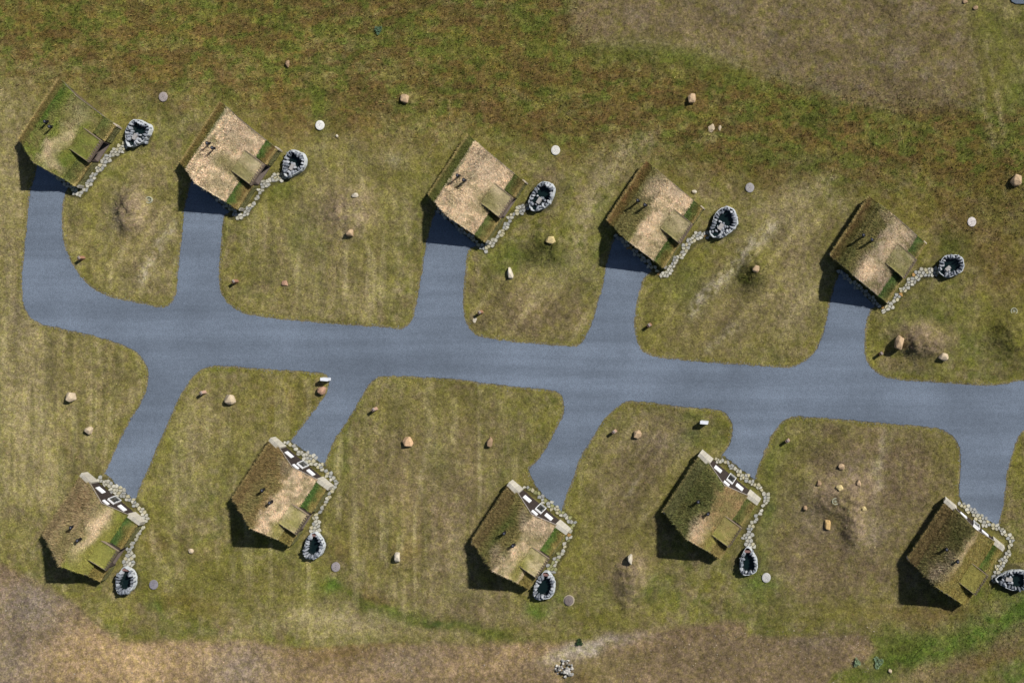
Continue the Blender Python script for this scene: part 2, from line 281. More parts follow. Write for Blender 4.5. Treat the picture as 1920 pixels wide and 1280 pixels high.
ELL = [('green',.35,1100,820,30,60,0),('tanb',.8,1660,880,150,90,0),('tanb',.7,1600,1060,170,70,0),('tanb',.65,800,950,160,150,0),('tanb',.6,1200,900,80,110,20),('tanb',.6,1000,580,100,60,0),('tanb',.6,1330,600,100,70,0),('tanb',.5,1480,450,80,110,25),('tanb',.45,600,450,110,130,0),('tanb',.4,250,450,70,100,0),('straw',.7,1478,400,44,56,25),('straw',.45,1490,560,60,60,25),('straw',.5,1180,300,50,40,0),('straw',.45,640,395,60,50,0),('mauve',.5,1240,830,60,40,0),('straw',.5,60,760,60,180,0),('straw',.45,620,560,80,50,0),('straw',.45,285,480,40,80,20),('straw',.5,350,840,40,120,5),('tanb',.5,860,820,60,90,0),('straw',.5,690,1170,140,24,2),('olive',.5,1270,560,90,80,0),('green',.4,1690,555,60,40,-20),('yel',.45,1560,640,50,30,0),('green',.4,1270,550,40,50,-30),('yel',.5,520,640,10,10,0),('green',.35,1060,480,60,50,0),
  # colour, strength, cx, cy, rx, ry, angle
('dry',.75,150,140,170,50,0),('dry',.6,60,420,110,330,0),('dry',.45,120,780,180,200,0),('straw',.35,20,250,60,150,0),('straw',.4,40,700,50,220,0),
('dry',.5,600,430,140,180,0),('dry',.5,780,880,180,170,0),('dry',.4,420,800,110,90,0),
('olive',.7,250,40,330,45,4),('brown',.55,60,60,110,30,10),('brown',.5,240,110,90,28,8),('rust',.6,260,125,50,22,0),('rust',.5,380,120,80,20,10),('brown',.6,400,70,90,24,12),('brown',.5,480,150,120,35,8),
('green',.8,440,15,90,25,0),('green',.7,520,35,60,22,10),('green',.8,630,55,60,18,15),('green',.85,790,82,110,24,4),('green',.7,930,95,90,26,0),('green',.7,980,35,70,40,0),('green',.5,1010,70,60,30,0),
('brown',.5,560,70,110,22,14),('straw',.35,640,85,60,16,8),('straw',.3,650,130,60,30,0),('brown',.55,830,125,140,25,8),('brown',.6,950,130,110,28,5),('rust',.3,1020,130,60,22,0),
('rust',.8,560,205,26,45,0),('rust',.75,655,205,38,30,25),('brown',.7,520,180,40,50,0),('brown',.6,700,240,70,35,20),('green',.9,598,190,15,42,0),('rust',.5,540,240,30,24,0),
('rust',.75,930,218,55,25,12),('rust',.7,1000,245,55,28,10),('rust',.7,1066,280,22,32,0),('brown',.6,860,175,90,22,10),('bright',.8,1047,258,10,18,0),('green',.6,1100,270,40,22,-20),('green',.5,970,270,26,30,0),
('green',.75,1060,110,110,28,2),('green',.7,1200,100,120,24,3),('green',.75,1310,110,90,24,18),('green',.7,1400,160,90,28,25),('green',.8,1510,195,80,22,15),('green',.7,1620,215,80,22,15),('green',.7,1740,215,120,24,0),
('bright',.7,1650,245,26,14,0),('green',.7,1820,250,34,60,0),('bright',.6,1905,200,26,70,0),('olive',.6,1830,110,90,110,0),('yel',.5,1790,110,22,90,8),('bright',.5,1738,138,18,16,0),('green',.3,1870,60,60,50,0),
('brown',.55,1180,165,110,26,8),('brown',.6,1270,175,60,22,8),('olive',.5,1200,215,160,40,0),('brown',.65,1350,300,90,22,10),('rust',.5,1380,290,60,16,5),('brown',.6,1480,245,80,26,20),('brown',.6,1590,265,90,26,10),('brown',.6,1720,290,110,28,8),('brown',.55,1860,300,90,26,0),('green',.6,1440,290,40,22,20),
('dg',.4,1480,290,60,16,0),('green',.6,1410,330,30,28,0),('brown',.4,1450,340,60,30,0),
('brown',.55,1830,380,110,90,0),('rust',.4,1840,450,60,70,0),('green',.6,1790,465,36,30,0),('green',.5,1870,390,30,30,0),('brown',.5,1890,520,60,50,0),('olive',.6,1880,600,80,60,0),('green',.5,1840,660,50,40,0),('olive',.5,1905,630,30,40,0),
('dry',.7,1150,300,36,70,28),('dry',.6,1190,262,60,20,-14),('straw',.45,1118,345,14,50,30),('dry',.5,1270,310,40,26,35),('green',.45,1125,400,20,60,20),('dry',.5,1480,370,34,60,30),('straw',.4,1490,350,26,36,30),('dry',.5,1440,560,90,90,0),('green',.5,1560,330,60,28,30),
('straw',.3,1500,580,30,80,25),('dry',.4,1700,540,60,50,0),('green',.55,1740,590,50,26,-10),('green',.5,1290,540,34,40,-30),('yel',.5,1240,590,40,50,0),('dry',.5,1320,590,60,70,30),
('dry',.55,980,570,80,70,0),('tanb',.4,1000,600,60,40,0),('green',.6,960,480,32,26,-20),('green',.5,935,495,30,20,0),('yel',.6,1062,390,14,12,0),('dark',.8,1022,462,34,28,-10),('dark',.8,1405,515,32,28,0),('olive',.5,1430,480,40,40,0),
('yel',.6,225,300,30,20,-30),('green',.5,180,330,30,14,-30),('yel',.6,500,365,50,30,-25),('green',.6,530,350,26,18,-30),('olive',.5,560,320,40,30,0),('tanb',.5,270,330,30,26,0),
('dry',.6,270,460,60,90,0),('yel',.5,180,370,30,40,0),('yel',.5,165,500,36,50,40),('pale',.4,232,395,22,30,30),('tanb',.5,245,400,28,40,0),('tanb',.45,655,395,44,44,0),
('olive',.4,700,440,60,70,0),('green',.35,560,440,24,60,0),('green',.35,595,470,14,80,0),('yel',.4,500,300,50,30,0),
('green',.75,648,800,14,44,12),('green',.75,640,870,12,30,0),('green',.6,560,815,50,14,-30),('green',.45,820,870,30,60,0),('olive',.5,850,760,60,40,0),('green',.5,935,880,20,60,10),
('olive',.5,520,780,90,60,0),('brown',.3,540,750,60,40,0),('yel',.5,320,830,20,90,20),('green',.4,330,850,10,30,0),
('tanb',.5,800,960,120,110,0),('olive',.55,745,1000,44,60,0),('brown',.3,760,1030,30,20,0),('green',.45,520,980,60,40,0),('olive',.5,640,990,60,70,0),('brown',.3,640,1030,24,20,0),
('yel',.5,290,960,40,40,0),('brown',.35,290,1020,40,30,0),('bright',.85,297,1138,18,14,20),('green',.5,290,1120,16,24,0),('brown',.4,360,1130,80,22,8),('olive',.6,400,1080,110,60,0),('olive',.5,520,1100,60,40,0),
('bright',.9,618,1098,24,12,10),('green',.8,680,1125,60,10,25),('brown',.5,700,1120,40,14,20),('green',.75,740,1150,60,12,18),('green',.85,830,1170,80,10,6),('dg',.8,830,1172,24,7,4),('green',.75,920,1185,60,10,12),('olive',.5,1010,1190,90,16,8),
('straw',.6,600,1165,100,22,2),('dry',.5,780,1190,90,14,2),('tanb',.5,900,1140,80,22,4),('straw',.4,860,1040,26,90,0),
('green',.7,1050,910,22,50,15),('yel',.6,1085,930,30,50,15),('yel',.6,1095,1000,50,50,0),('yel',.5,1110,1060,40,40,0),('bright',.8,1010,1140,24,12,0),('green',.5,1050,1120,40,26,0),
('tanb',.5,1150,1000,40,90,12),('tanb',.5,1190,1060,36,40,0),('tanb',.5,1160,1080,14,50,5),('green',.6,1225,1100,44,26,-20),('olive',.6,1190,1010,50,30,0),('olive',.6,1160,1160,90,22,-5),
('green',.6,1310,785,40,14,5),('dg',.7,1300,815,26,16,10),('green',.6,1350,820,24,26,0),('tanb',.5,1220,850,60,60,30),('dry',.4,1160,880,40,70,30),('olive',.5,1270,900,40,90,35),('tanb',.4,1270,800,50,20,0),
('green',.75,1455,870,22,80,12),('yel',.5,1470,920,30,70,0),('green',.5,1405,930,20,30,0),('bright',.7,1420,1090,46,30,15),('green',.7,1425,1050,16,50,0),('bright',.6,1445,960,14,40,0),
('tanb',.75,1590,920,110,90,0),('mauve',.35,1610,880,40,26,0),('mauve',.35,1520,960,40,60,-30),('tanb',.5,1510,1040,80,70,0),('olive',.4,1500,880,20,80,0),('tanb',.4,1592,1000,12,40,4),('olive',.5,1568,960,24,20,0),('mauve',.4,1630,990,30,40,0),
('tanb',.6,1700,900,70,80,0),('olive',.4,1780,860,20,60,0),('pale',.35,1652,880,10,60,16),('pale',.3,1655,820,6,30,0),('olive',.5,1600,1150,160,22,2),('brown',.4,1700,1150,90,18,0),
('tanb',.5,1760,1170,110,26,0),('green',.75,1850,1110,60,14,-20),('green',.8,1905,1108,34,16,0),('brown',.4,1780,1150,60,12,-8),('straw',.35,1870,1150,60,12,-20),
('bright',.95,1720,1230,90,26,-16),('bright',.95,1840,1185,90,30,-24),('bright',.9,1920,1150,50,30,-20),('green',.7,1690,1215,60,26,-16),('green',.6,1660,1200,40,26,0),('green',.6,1620,1265,90,16,0),('tanb',.7,1790,1255,80,22,-20),('sand',.3,1730,1262,60,16,-20),('brown',.5,1860,1230,60,16,-20),('bright',.7,1910,1260,50,20,-20),('tanb',.6,1900,1195,50,14,-25),
('yel',.5,1640,650,16,40,0),('tanb',.4,1680,690,40,14,5),('tanb',.85,1732,635,46,30,12),('green',.3,1700,700,60,10,0),('yel',.5,1905,860,20,90,0),('grey',.5,30,585,18,22,0),('grey',.35,45,615,20,16,0),
('brown',.4,260,220,26,22,0),('green',.5,222,185,22,22,0),('green',.5,275,200,12,26,0),('brown',.3,490,265,30,22,0),('dry',.6,740,270,50,70,0),('olive',.5,760,330,50,30,0),('pale',.3,745,305,14,10,0),('dry',.6,430,150,60,40,0),
('dry',.5,860,245,50,22,0),('dark',.3,790,260,18,14,0),('tanb',.6,1035,340,26,30,20),('dry',.5,330,310,40,30,-30)]
POL = [  # colour, strength, edge softness, polygon
('tanb', .8, 26, [(1085,74),(1150,79),(1210,76),(1270,88),(1330,100),(1390,118),(1440,140),(1520,166),(1600,190),(1680,206),(1760,202),(1825,196),(1832,120),(1815,40),(1800,-60),(1100,-60),(1060,-60),(1075,20)]),
('dirt', .9, 9, [(-60,1040),(0,1052),(60,1088),(100,1108),(125,1120),(150,1140),(180,1168),(212,1195),(240,1203),(275,1203),(310,1200),(400,1202),(480,1201),(530,1211),(590,1215),(650,1212),(720,1207),(900,1206),(1000,1204),(1060,1202),(1110,1200),(1140,1190),(1180,1184),(1250,1178),(1300,1172),(1350,1166),(1395,1166),(1403,1195),(1450,1196),(1520,1192),(1600,1190),(1625,1192),(1645,1215),(1620,1240),(1560,1262),(1500,1400),(-60,1400)]),
]
LIN = [('straw',.75,17,[(1080,480),(1100,400),(1132,335),(1175,282),(1220,265)]),('straw',.6,12,[(1590,400),(1540,350)]),('straw',.5,12,[(1560,330),(1500,360),(1450,430),(1400,480)]),('straw',.4,8,[(1350,640),(1400,600)]),
  # colour, strength, half width, polyline
('pale',.7,9,[(322,420),(300,455),(285,490),(265,525)]),('pale',.4,4,[(335,475),(322,510)]),('pale',.75,11,[(1445,425),(1400,470),(1360,520),(1312,560),(1300,590)]),('pale',.35,9,[(1380,610),(1330,655)]),
('straw',.6,6,[(1818,70),(1828,120),(1838,170),(1850,215),(1862,270)]),('straw',.5,5,[(1845,80),(1858,130),(1870,190),(1882,250)]),('dark',.4,2,[(1824,70),(1831,120),(1840,175)]),
('straw',.5,8,[(285,990),(292,1030),(303,1065),(320,1100)]),('straw',.35,7,[(340,780),(330,860)]),('straw',.45,3,[(1190,850),(1230,810)]),('pale',.25,5,[(1175,930),(1200,890)]),
('straw',.35,3,[(1090,76),(1150,80),(1210,77),(1260,85)]),('straw',.35,2,[(1330,101),(1440,142),(1600,190),(1680,206)]),('straw',.4,3,[(1120,1144),(1145,1134),(1148,1146)]),
('dark',.5,1.5,[(115,1113),(150,1143),(190,1175),(215,1197),(270,1205)]),('brown',.6,3,[(550,1214),(650,1212),(760,1207)]),('yel',.45,5,[(390,692),(470,695),(600,705)]),('green',.7,4,[(392,690),(440,692)]),
('straw',.5,6,[(1590,420),(1520,520),(1480,600)]),('dry',.4,8,[(1100,470),(1075,560),(1060,620)]),('straw',.3,6,[(810,760),(812,1130)]),('tanb',.4,8,[(925,740),(930,960)]),
('straw',.4,8,[(15,460),(18,640)]),('straw',.35,7,[(85,640),(90,800),(98,900)]),('straw',.35,6,[(42,760),(45,880)]),('straw',.35,7,[(600,350),(600,600)]),('straw',.35,6,[(745,370),(750,560)])]
DIRT2 = [('mud',1.0,1090,1216,62,16,-18),('mud',.8,1150,1200,60,14,-8),('mud',.7,1050,1236,34,14,0),('sand',.85,240,1240,150,60,0),('sand',.6,420,1235,90,40,0),('sand',.5,150,1200,40,30,0),('mauve',.8,60,1130,70,70,0),('mauve',.6,20,1240,50,60,0),('mauve',.7,450,1250,60,50,0),('mauve',.4,760,1240,70,26,0),('sand',.35,870,1250,90,24,0),
('sand',.5,990,1225,60,22,0),('sand',.45,1200,1210,50,16,0),('tanb',.8,1330,1230,150,50,0),('tanb',.8,1500,1240,120,50,0),('grey',.5,1530,1200,50,20,0),('olive',.45,1110,1262,40,22,0),('olive',.3,1180,1240,40,16,0),
('dark',.8,1061,1274,8,9,0),('rust',.5,1100,1272,20,9,0),('rust',.4,40,1060,50,26,0),('brown',.5,640,1225,90,16,0),('rust',.4,1025,1218,24,10,0),('sand',.4,620,1275,90,16,0)]
def mixc(C, m, col, s): 
    k = (np.clip(m * s, 0, 1))[:, None]; return C * (1 - k) + lin(col) * k

GX0, GX1, GY0, GY1, GS = -90, 2010, -90, 1370, 3.0
gx = np.arange(GX0, GX1 + 1, GS); gy = np.arange(GY0, GY1 + 1, GS)
ext = np.array([40, 120, 300, 700, 1500, 3500, 9000, 20000.])
ax = np.concatenate([GX0 - ext[::-1], gx, gx[-1] + ext]); ay = np.concatenate([GY0 - ext[::-1], gy, gy[-1] + ext])
XX, YY = np.meshgrid(ax, ay); PXf = XX.ravel(); PYf = YY.ravel()
road_in = inside(RP, PXf, PYf) | inside(SIDE, PXf, PYf)
near = (PXf > -120) & (PXf < 2100) & (PYf > 240) & (PYf < 1010)
rd = np.full(PXf.shape, 99.0); rd[near] = dpoly(RP[::2], PXf[near], PYf[near], True)
rd = np.where(road_in, -rd, rd)
foot = np.full(PXf.shape, 99.0)                           # distance (m, house axes) outside the house footprints
for c in HC:
    dx = (PXf - c[0]) / S; dy = -(PYf - c[1]) / S; det = UX * VY - UY * VX
    u = (dx * VY - dy * VX) / det; v = (UX * dy - UY * dx) / det
    foot = np.minimum(foot, np.maximum(np.abs(u) - 4.2, np.abs(v) - 4.5))
pathd = np.full(PXf.shape, 99.0)
for k, P in PATHS.items():
    x0 = min(p[0] for p in P) - 40; x1 = max(p[0] for p in P) + 40; y0 = min(p[1] for p in P) - 40; y1 = max(p[1] for p in P) + 40
    sel = (PXf > x0) & (PXf < x1) & (PYf > y0) & (PYf < y1)
    for i in range(len(P) - 1):
        d = dseg(PXf[sel], PYf[sel], P[i], P[i + 1]) - (P[i][2] + P[i + 1][2]) / 4; pathd[sel] = np.minimum(pathd[sel], d)
for (c, a, b_, an, ws, fl) in TUBS: pathd = np.minimum(pathd, np.hypot(PXf - c[0], PYf - c[1]) - a * 0.85)

def ground_color(X, Y):
    wxn = (fbm(X / 26, Y / 26, 21, 3) - 0.5) * 34; wyn = (fbm(X / 26, Y / 26, 57, 3) - 0.5) * 26
    Xd = X + wxn; Yd = Y + wyn
    C = np.tile(lin((116, 110, 66)), (len(X), 1))
    n1 = fbm(X / 45, Y / 38, 71, 4); n2 = fbm(X / 17, Y / 15, 72, 3); n3 = fbm(X / 60 + 5, Y / 40, 73, 4)
    C = mixc(C, sst(.46, .64, n1), G['dry'], .7); C = mixc(C, sst(.5, .66, n3), G['olive'], .75); C = mixc(C, sst(.52, .7, n2), G['green'], .5)
    C = mixc(C, sst(.52, .7, fbm(X / 24, Y / 30, 171, 4)), G['tanb'], .6); C = mixc(C, sst(.56, .72, fbm(X / 13, Y / 18, 173, 3)), G['straw'], .45); C = mixc(C, sst(.52, .7, fbm(X / 20, Y / 20, 177, 3)), G['yel'], .5)
    for e in ELL:
        C = mixc(C, ell(Xd, Yd, *e[2:]) * np.clip(.1 + 1.7 * n2, 0, 1.25), G[e[0]], e[1] * 1.15)
    wild = sst(330, 200, Y + (X - 960) * -0.12) * (1 - sst(1050, 1150, X) * sst(140 + (X - 1100) * .12, 60 + (X - 1100) * .12, Y))
    C = mixc(C, wild, (118, 110, 52), .35); a1 = fbm(X / 22, Y / 14, 91, 4); a2 = fbm(X / 18, Y / 13, 92, 4)
    C = mixc(C, wild * sst(.48, .62, a1), G['brown'], .62); C = mixc(C, wild * sst(.5, .64, a2), G['green'], .8); C = mixc(C, wild * sst(.5, .62, fbm(X / 42, Y / 20, 95, 4)), G['rust'], .65)
    a3 = fbm(X / 9, Y / 7, 93, 3); C = mixc(C, wild * sst(.58, .75, a3), G['dark'], .5)
    # mown swaths running up and down the picture
    sw = (vn(X / 11 + 0.25 * fbm(X / 90, Y / 90, 8), Y / 170, 31) - .5) + .6 * (vn(X / 7.0, Y / 60, 32) - .5)
    mown = np.clip(ell(X, Y, 110, 720, 190, 330, 0, 2) + ell(X, Y, 620, 440, 200, 190, 0, 2) + ell(X, Y, 700, 920, 420, 230, 0, 2) + .5 * ell(X, Y, 1650, 880, 160, 90, 0, 2), 0, 1)
    C = C * (1 + 0.3 * sw * mown)[:, None]; ln = sst(.58, .7, vn(X / 10 + .25 * fbm(X / 90, Y / 120, 8), Y / 130, 35)) * sst(.35, .6, fbm(X / 20, Y / 60, 36, 3)); C = mixc(C, mown * ln, (160, 147, 108), .6)
    C = mixc(C, mown * sst(.62, .72, vn(X / 9 + 40.5, Y / 110, 37)), (98, 94, 54), .4)
    t_ = X * .82 + Y * .57; s_ = X * .57 - Y * .82; sw2 = (vn(t_ / 15 + .3 * fbm(X / 80, Y / 80, 18), s_ / 150, 33) - .5) + .6 * (vn(t_ / 7, s_ / 60, 34) - .5)
    diag = np.clip(ell(X, Y, 1340, 560, 150, 110, 0, 2) + ell(X, Y, 1200, 890, 110, 130, 0, 2) + ell(X, Y, 1010, 580, 130, 80, 0, 2) + ell(X, Y, 1500, 440, 90, 130, 0, 2) + ell(X, Y, 1130, 330, 70, 90, 0, 2) + .7 * ell(X, Y, 270, 450, 80, 120, 0, 2), 0, 1)
    C = C * (1 + .55 * sw2 * diag)[:, None]; C = mixc(C, diag * sst(.2, .5, sw2), G['straw'], .4)
    for cx, cy, rx, ry, an, h in MOUNDS[:6]:
        q = ell(X, Y, cx, cy, rx * .95, ry * .95, an, 2) * np.clip(2.2 * fbm(X / 8, Y / 8, 45, 3) - .25, 0, 1); C = mixc(C, q, (138, 120, 98), .75)
    for c, s, soft, P in POL:
        d = dpoly(P, Xd * .25 + X * .75, Yd * .25 + Y * .75, True); ins = inside(P, Xd * .25 + X * .75, Yd * .25 + Y * .75)
        m_ = sst(-soft, soft, np.where(ins, d, -d)); C = mixc(C, m_ * (0.85 + .3 * n2), G[c], s)
        if c == 'dirt':
            D = C.copy()
            for e in DIRT2: D = mixc(D, ell(Xd, Yd, *e[2:]), G[e[0]], e[1])
            D = D * (0.6 + 0.8 * fbm(X / 6, Y / 6, 61, 4))[:, None]; C = C * (1 - m_[:, None]) + D * m_[:, None]
        else:
            t1 = fbm(X / 12, Y / 10, 66, 4); C = mixc(C, m_ * sst(.5, .72, t1), G['olive'], .55); C = mixc(C, m_ * sst(.52, .72, fbm(X / 30, Y / 20, 67)), G['mauve'], .3)
    for c, s, hw, P in LIN:
        d = dpoly(P, X + (Xd - X) * .3, Y + (Yd - Y) * .3); C = mixc(C, np.exp(-(d / hw) ** 2) * np.clip(3.2 * fbm(X / 7, Y / 9, 88, 3) - .9, 0, 1.2), G[c], s)
    C = C * (0.72 + 0.56 * fbm(X / 5.5, Y / 5.5, 99, 3))[:, None]
    C = C * (.66 + .68 * fbm(X / 34, Y / 34, 103, 4))[:, None]
    C = C * (1.12 - 0.18 * sst(200, 1900, X))[:, None]  # brighter exposure at left, fading to the right, painted into the meadow colour
    return C
GC = ground_color(PXf, PYf)
GC = mixc(GC, sst(14, 3, rd) * (rd > 0), G['yel'], .45)
GC = mixc(GC, sst(5.5, 0, np.abs(rd)) * (.2 + 1.3 * fbm(PXf / 9, PYf / 9, 211, 3)), (126, 114, 96), .8)
GC = mixc(GC, sst(4, 0, pathd), (72, 68, 46), .85); GC = mixc(GC, sst(2.0, 0, foot), G['olive'], .3)
flat = sst(0, 10, rd) * sst(0, 1.2, foot) * sst(0, 10, pathd)
GZ = height(PXf, PYf) * flat
fade = ((PXf > GX0) & (PXf < GX1) & (PYf > GY0) & (PYf < GY1)).astype(float)
GZ = GZ + (fbm(PXf / 4.5, PYf / 4.5, 15, 2) - .5) * .16 * flat * fade - 0.06 * sst(1, -3, rd)
nx_, ny_ = len(ax), len(ay); idx = np.arange(nx_ * ny_).reshape(ny_, nx_)
F = np.stack([idx[1:, :-1].ravel(), idx[1:, 1:].ravel(), idx[:-1, 1:].ravel(), idx[:-1, :-1].ravel()], 1)
g = meshobj('ground', np.stack([wx(PXf), wy(PYf), GZ], 1), F, M['ground'], cols=GC, smooth=True)
tag(g, 'patchy green and straw coloured meadow with bare dirt along the lower edge', 'meadow', kind='structure')
ox, oy = len(ext), len(ext)
ZI = GZ.reshape(ny_, nx_)[oy:oy + len(gy), ox:ox + len(gx)]; CI = GC.reshape(ny_, nx_, 3)[oy:oy + len(gy), ox:ox + len(gx)]
RI = rd.reshape(ny_, nx_)[oy:oy + len(gy), ox:ox + len(gx)]; FI = foot.reshape(ny_, nx_)[oy:oy + len(gy), ox:ox + len(gx)]; PI_ = pathd.reshape(ny_, nx_)[oy:oy + len(gy), ox:ox + len(gx)]
def samp(A, X, Y):
    i = np.clip(np.round((np.asarray(X) - GX0) / GS).astype(int), 0, len(gx) - 1); j = np.clip(np.round((np.asarray(Y) - GY0) / GS).astype(int), 0, len(gy) - 1)
    return A[j, i]
def gz(px, py): return float(samp(ZI, px, py))

# ------------------------------------------------------------------ grass blades
def blades(P, D, L, W, C, n=None):
    """P base points, D unit lean directions (3d), L length, W width: one thin triangle each"""
    a = RNG.uniform(0, 2 * np.pi, len(P)); side = np.stack([np.cos(a), np.sin(a), np.zeros(len(P))], 1) * (W / 2)[:, None]
    V = np.stack([P - side, P + side, P + D * L[:, None]], 1).reshape(-1, 3)
    F = np.arange(len(P) * 3).reshape(-1, 3); c3 = np.stack([C * .85, C * .85, C * 1.15], 1).reshape(-1, 3)
    return V, F, c3
N = 210000
bx = RNG.uniform(-60, 1980, N); by = RNG.uniform(-60, 1340, N)
tall = np.clip(sst(330, 200, by - (bx - 960) * .12), 0, 1) * (1 - sst(1050, 1150, bx) * sst(140 + (bx - 1100) * .12, 60 + (bx - 1100) * .12, by))
for (cx, cy, r) in ((1025,462,34),(1408,512,34),(1895,630,36),(1860,1180,70),(1720,1230,60),(1850,420,70)): tall = np.clip(tall + ell(bx, by, cx, cy, r, r * .8) * (.45 if cx == 1895 else 1), 0, 1)
dirtm = sst(1195, 1215, by) * sst(1640, 1560, bx)
keep = (samp(RI, bx, by) > -0.4) & (samp(FI, bx, by) > .1) & (samp(PI_, bx, by) > .5) & (RNG.random(N) > dirtm * .85)
bx, by, tall = bx[keep], by[keep], tall[keep]; n = len(bx)
P = np.stack([wx(bx), wy(by), samp(ZI, bx, by) - .02], 1)
P = np.repeat(P, 2, 0); P[:, :2] += RNG.normal(0, .06, (2 * n, 2)); tl = np.repeat(tall, 2); C = np.repeat(samp(CI, bx, by), 2, 0)
az = RNG.uniform(0, 2 * np.pi, 2 * n); el = RNG.uniform(.25, 1.2, 2 * n)
D = np.stack([np.cos(az) * np.cos(el), np.sin(az) * np.cos(el), np.sin(el)], 1)
C = C * RNG.lognormal(.05, .36, (2 * n, 1)).clip(.3, 2.4) * RNG.normal(1, .09, (2 * n, 3)).clip(.7, 1.3)
V, F, c3 = blades(P, D, RNG.uniform(.08, .2, 2 * n) * (1 + 1.3 * tl), RNG.uniform(.05, .11, 2 * n), C)
tag(meshobj('meadow_grass', V, F, M['grass'], cols=c3), 'short and tussocky green, brown and straw coloured grass covering the field', 'grass', kind='stuff')

# ------------------------------------------------------------------ road
def flat_poly(name, poly, z0, z1, mat, col):
    n = len(poly); top = [(wx(p[0]), wy(p[1]), z1) for p in poly]; bot = [(wx(p[0]), wy(p[1]), z0) for p in poly]
    tri = tessellate_polygon([[Vector((a[0], a[1], 0)) for a in top]])
    F = [tuple(t) for t in tri] + [(i, (i + 1) % n, (i + 1) % n + n, i + n) for i in range(n)]
    o = meshobj(name, top + bot, F, mat, cols=np.tile(col, (2 * n, 1)), recalc=False)
    bm = bmesh.new(); bm.from_mesh(o.data)
    for f in bm.faces:
        if len(f.verts) == 3 and f.normal.z < 0: f.normal_flip()
    bm.to_mesh(o.data); bm.free(); return o
ROADC = lin((107, 117, 130))
tag(flat_poly('road', RP, -0.15, 0.03, M['road'], ROADC), 'blue-grey gravel lane with a short driveway branching off to each cottage', 'road', kind='structure')
tag(flat_poly('road', SIDE, -0.3, 0.2, M['road'], ROADC), 'sliver of grey-blue road at the upper right corner', 'road', kind='structure')

# ------------------------------------------------------------------ flagstone paths
def clip(poly, nx, ny, d):
    out = []; n = len(poly)
    for i in range(n):
        a = poly[i]; b = poly[(i + 1) % n]; da = a[0] * nx + a[1] * ny - d; db = b[0] * nx + b[1] * ny - d
        if da <= 0: out.append(a)
        if (da < 0) != (db < 0): t = da / (da - db); out.append((a[0] + t * (b[0] - a[0]), a[1] + t * (b[1] - a[1])))
    return out
PLAB = ['stone flag path from the far left upper cottage to its hot tub','stone flag path of the second upper cottage from the left','stone flag path of the middle upper cottage leading to its tub',
 'stone flag path of the fourth upper cottage with a few orange flags','stone flag path of the far right upper cottage, broad beside its tub','stone flag path round the far left lower cottage with a widened doorstep',
 'stone flag path round the second lower cottage from the left','mossy stone flag path round the middle lower cottage','stone flag path round the fourth lower cottage from the left','stone flag path round the far right lower cottage']
for k, P in PATHS.items():
    rr = random.Random(k + 50); sp = 6.7 / S
    pts = catmull([(p[0], p[1]) for p in P], False, 3.0); wds = np.interp(np.linspace(0, 1, len(pts)), np.linspace(0, 1, len(P)), [p[2] for p in P])
    # widths by nearest original vertex
    wds = np.array([sum(w_ / (1 + ((q[0]-a)**2 + (q[1]-b)**2)**1.5) for a, b, w_ in P) / sum(1 / (1 + ((q[0]-a)**2 + (q[1]-b)**2)**1.5) for a, b, w_ in P) for q in pts])
    seeds = []; x0, x1 = pts[:, 0].min() - 20, pts[:, 0].max() + 20; y0, y1 = pts[:, 1].min() - 20, pts[:, 1].max() + 20
    st = 6.7; j = 0; yy = y0
    while yy < y1:
        xx = x0 + (j % 2) * st / 2
        while xx < x1:
            q = (xx + rr.uniform(-.36, .36) * st, yy + rr.uniform(-.36, .36) * st); d = np.hypot(pts[:, 0] - q[0], pts[:, 1] - q[1]); i = int(d.argmin()); e = d[i] - wds[i] / 2
            if e < st * 1.1: seeds.append((wx(q[0]), wy(q[1]), e < -1.0))
            xx += st
        yy += st * .88; j += 1
    mb = MB()
    for s in seeds:
        if not s[2]: continue
        px, py = s[0] * S + 960, 640 - s[1] * S
        if float(samp(FI, px, py)) < -.05: continue
        h = sp * .85 * rr.uniform(.9, 1.1)
        cell = [(s[0] + h * math.cos(t * math.pi / 4 + .3), s[1] + h * math.sin(t * math.pi / 4 + .3)) for t in range(8)]
        for q in seeds:
            dx, dy = q[0] - s[0], q[1] - s[1]; l = math.hypot(dx, dy)
            if 1e-6 < l < 2.2 * sp:
                nx, ny = dx / l, dy / l; cell = clip(cell, nx, ny, s[0] * nx + s[1] * ny + l / 2 - .024)
                if len(cell) < 3: break
        if len(cell) < 3: continue
        # round the corners
        rc = []
        for i in range(len(cell)):
            a = cell[i - 1]; b = cell[i]; c = cell[(i + 1) % len(cell)]
            rc += [(b[0] + .16 * (a[0] - b[0]), b[1] + .16 * (a[1] - b[1])), (b[0] + .16 * (c[0] - b[0]), b[1] + .16 * (c[1] - b[1]))]
        n = len(rc); zt = rr.uniform(.075, .115); base = gz(px, py) - .03 if False else -.05
        cc = (rr.choice([(188,184,168),(196,192,176),(172,170,160),(182,178,158),(162,162,156),(192,184,152)]) if rr.random() > (.07 if k == 3 else .012) else (176,140,88))
        if k == 7 and rr.random() < .3: cc = (150,150,104)
        cc = lin(cc) * rr.uniform(.85, 1.12)
        V = [(a, b, base) for a, b in rc] + [(a, b, zt - .02) for a, b in rc] + [(s[0] + (a - s[0]) * .9, s[1] + (b - s[1]) * .9, zt) for a, b in rc]
        F = [tuple(range(2 * n, 3 * n))] + [(i, (i + 1) % n, (i + 1) % n + n, i + n) for i in range(2 * n - 0) if i % n != n - 1 and i < 2 * n] + [(n - 1, 0, n, 2 * n - 1), (2 * n - 1, n, 2 * n, 3 * n - 1)]
        mb.add(V, F, cc)
    tag(mb.build('stone_path', M['stone']), PLAB[k], 'path', kind='structure')

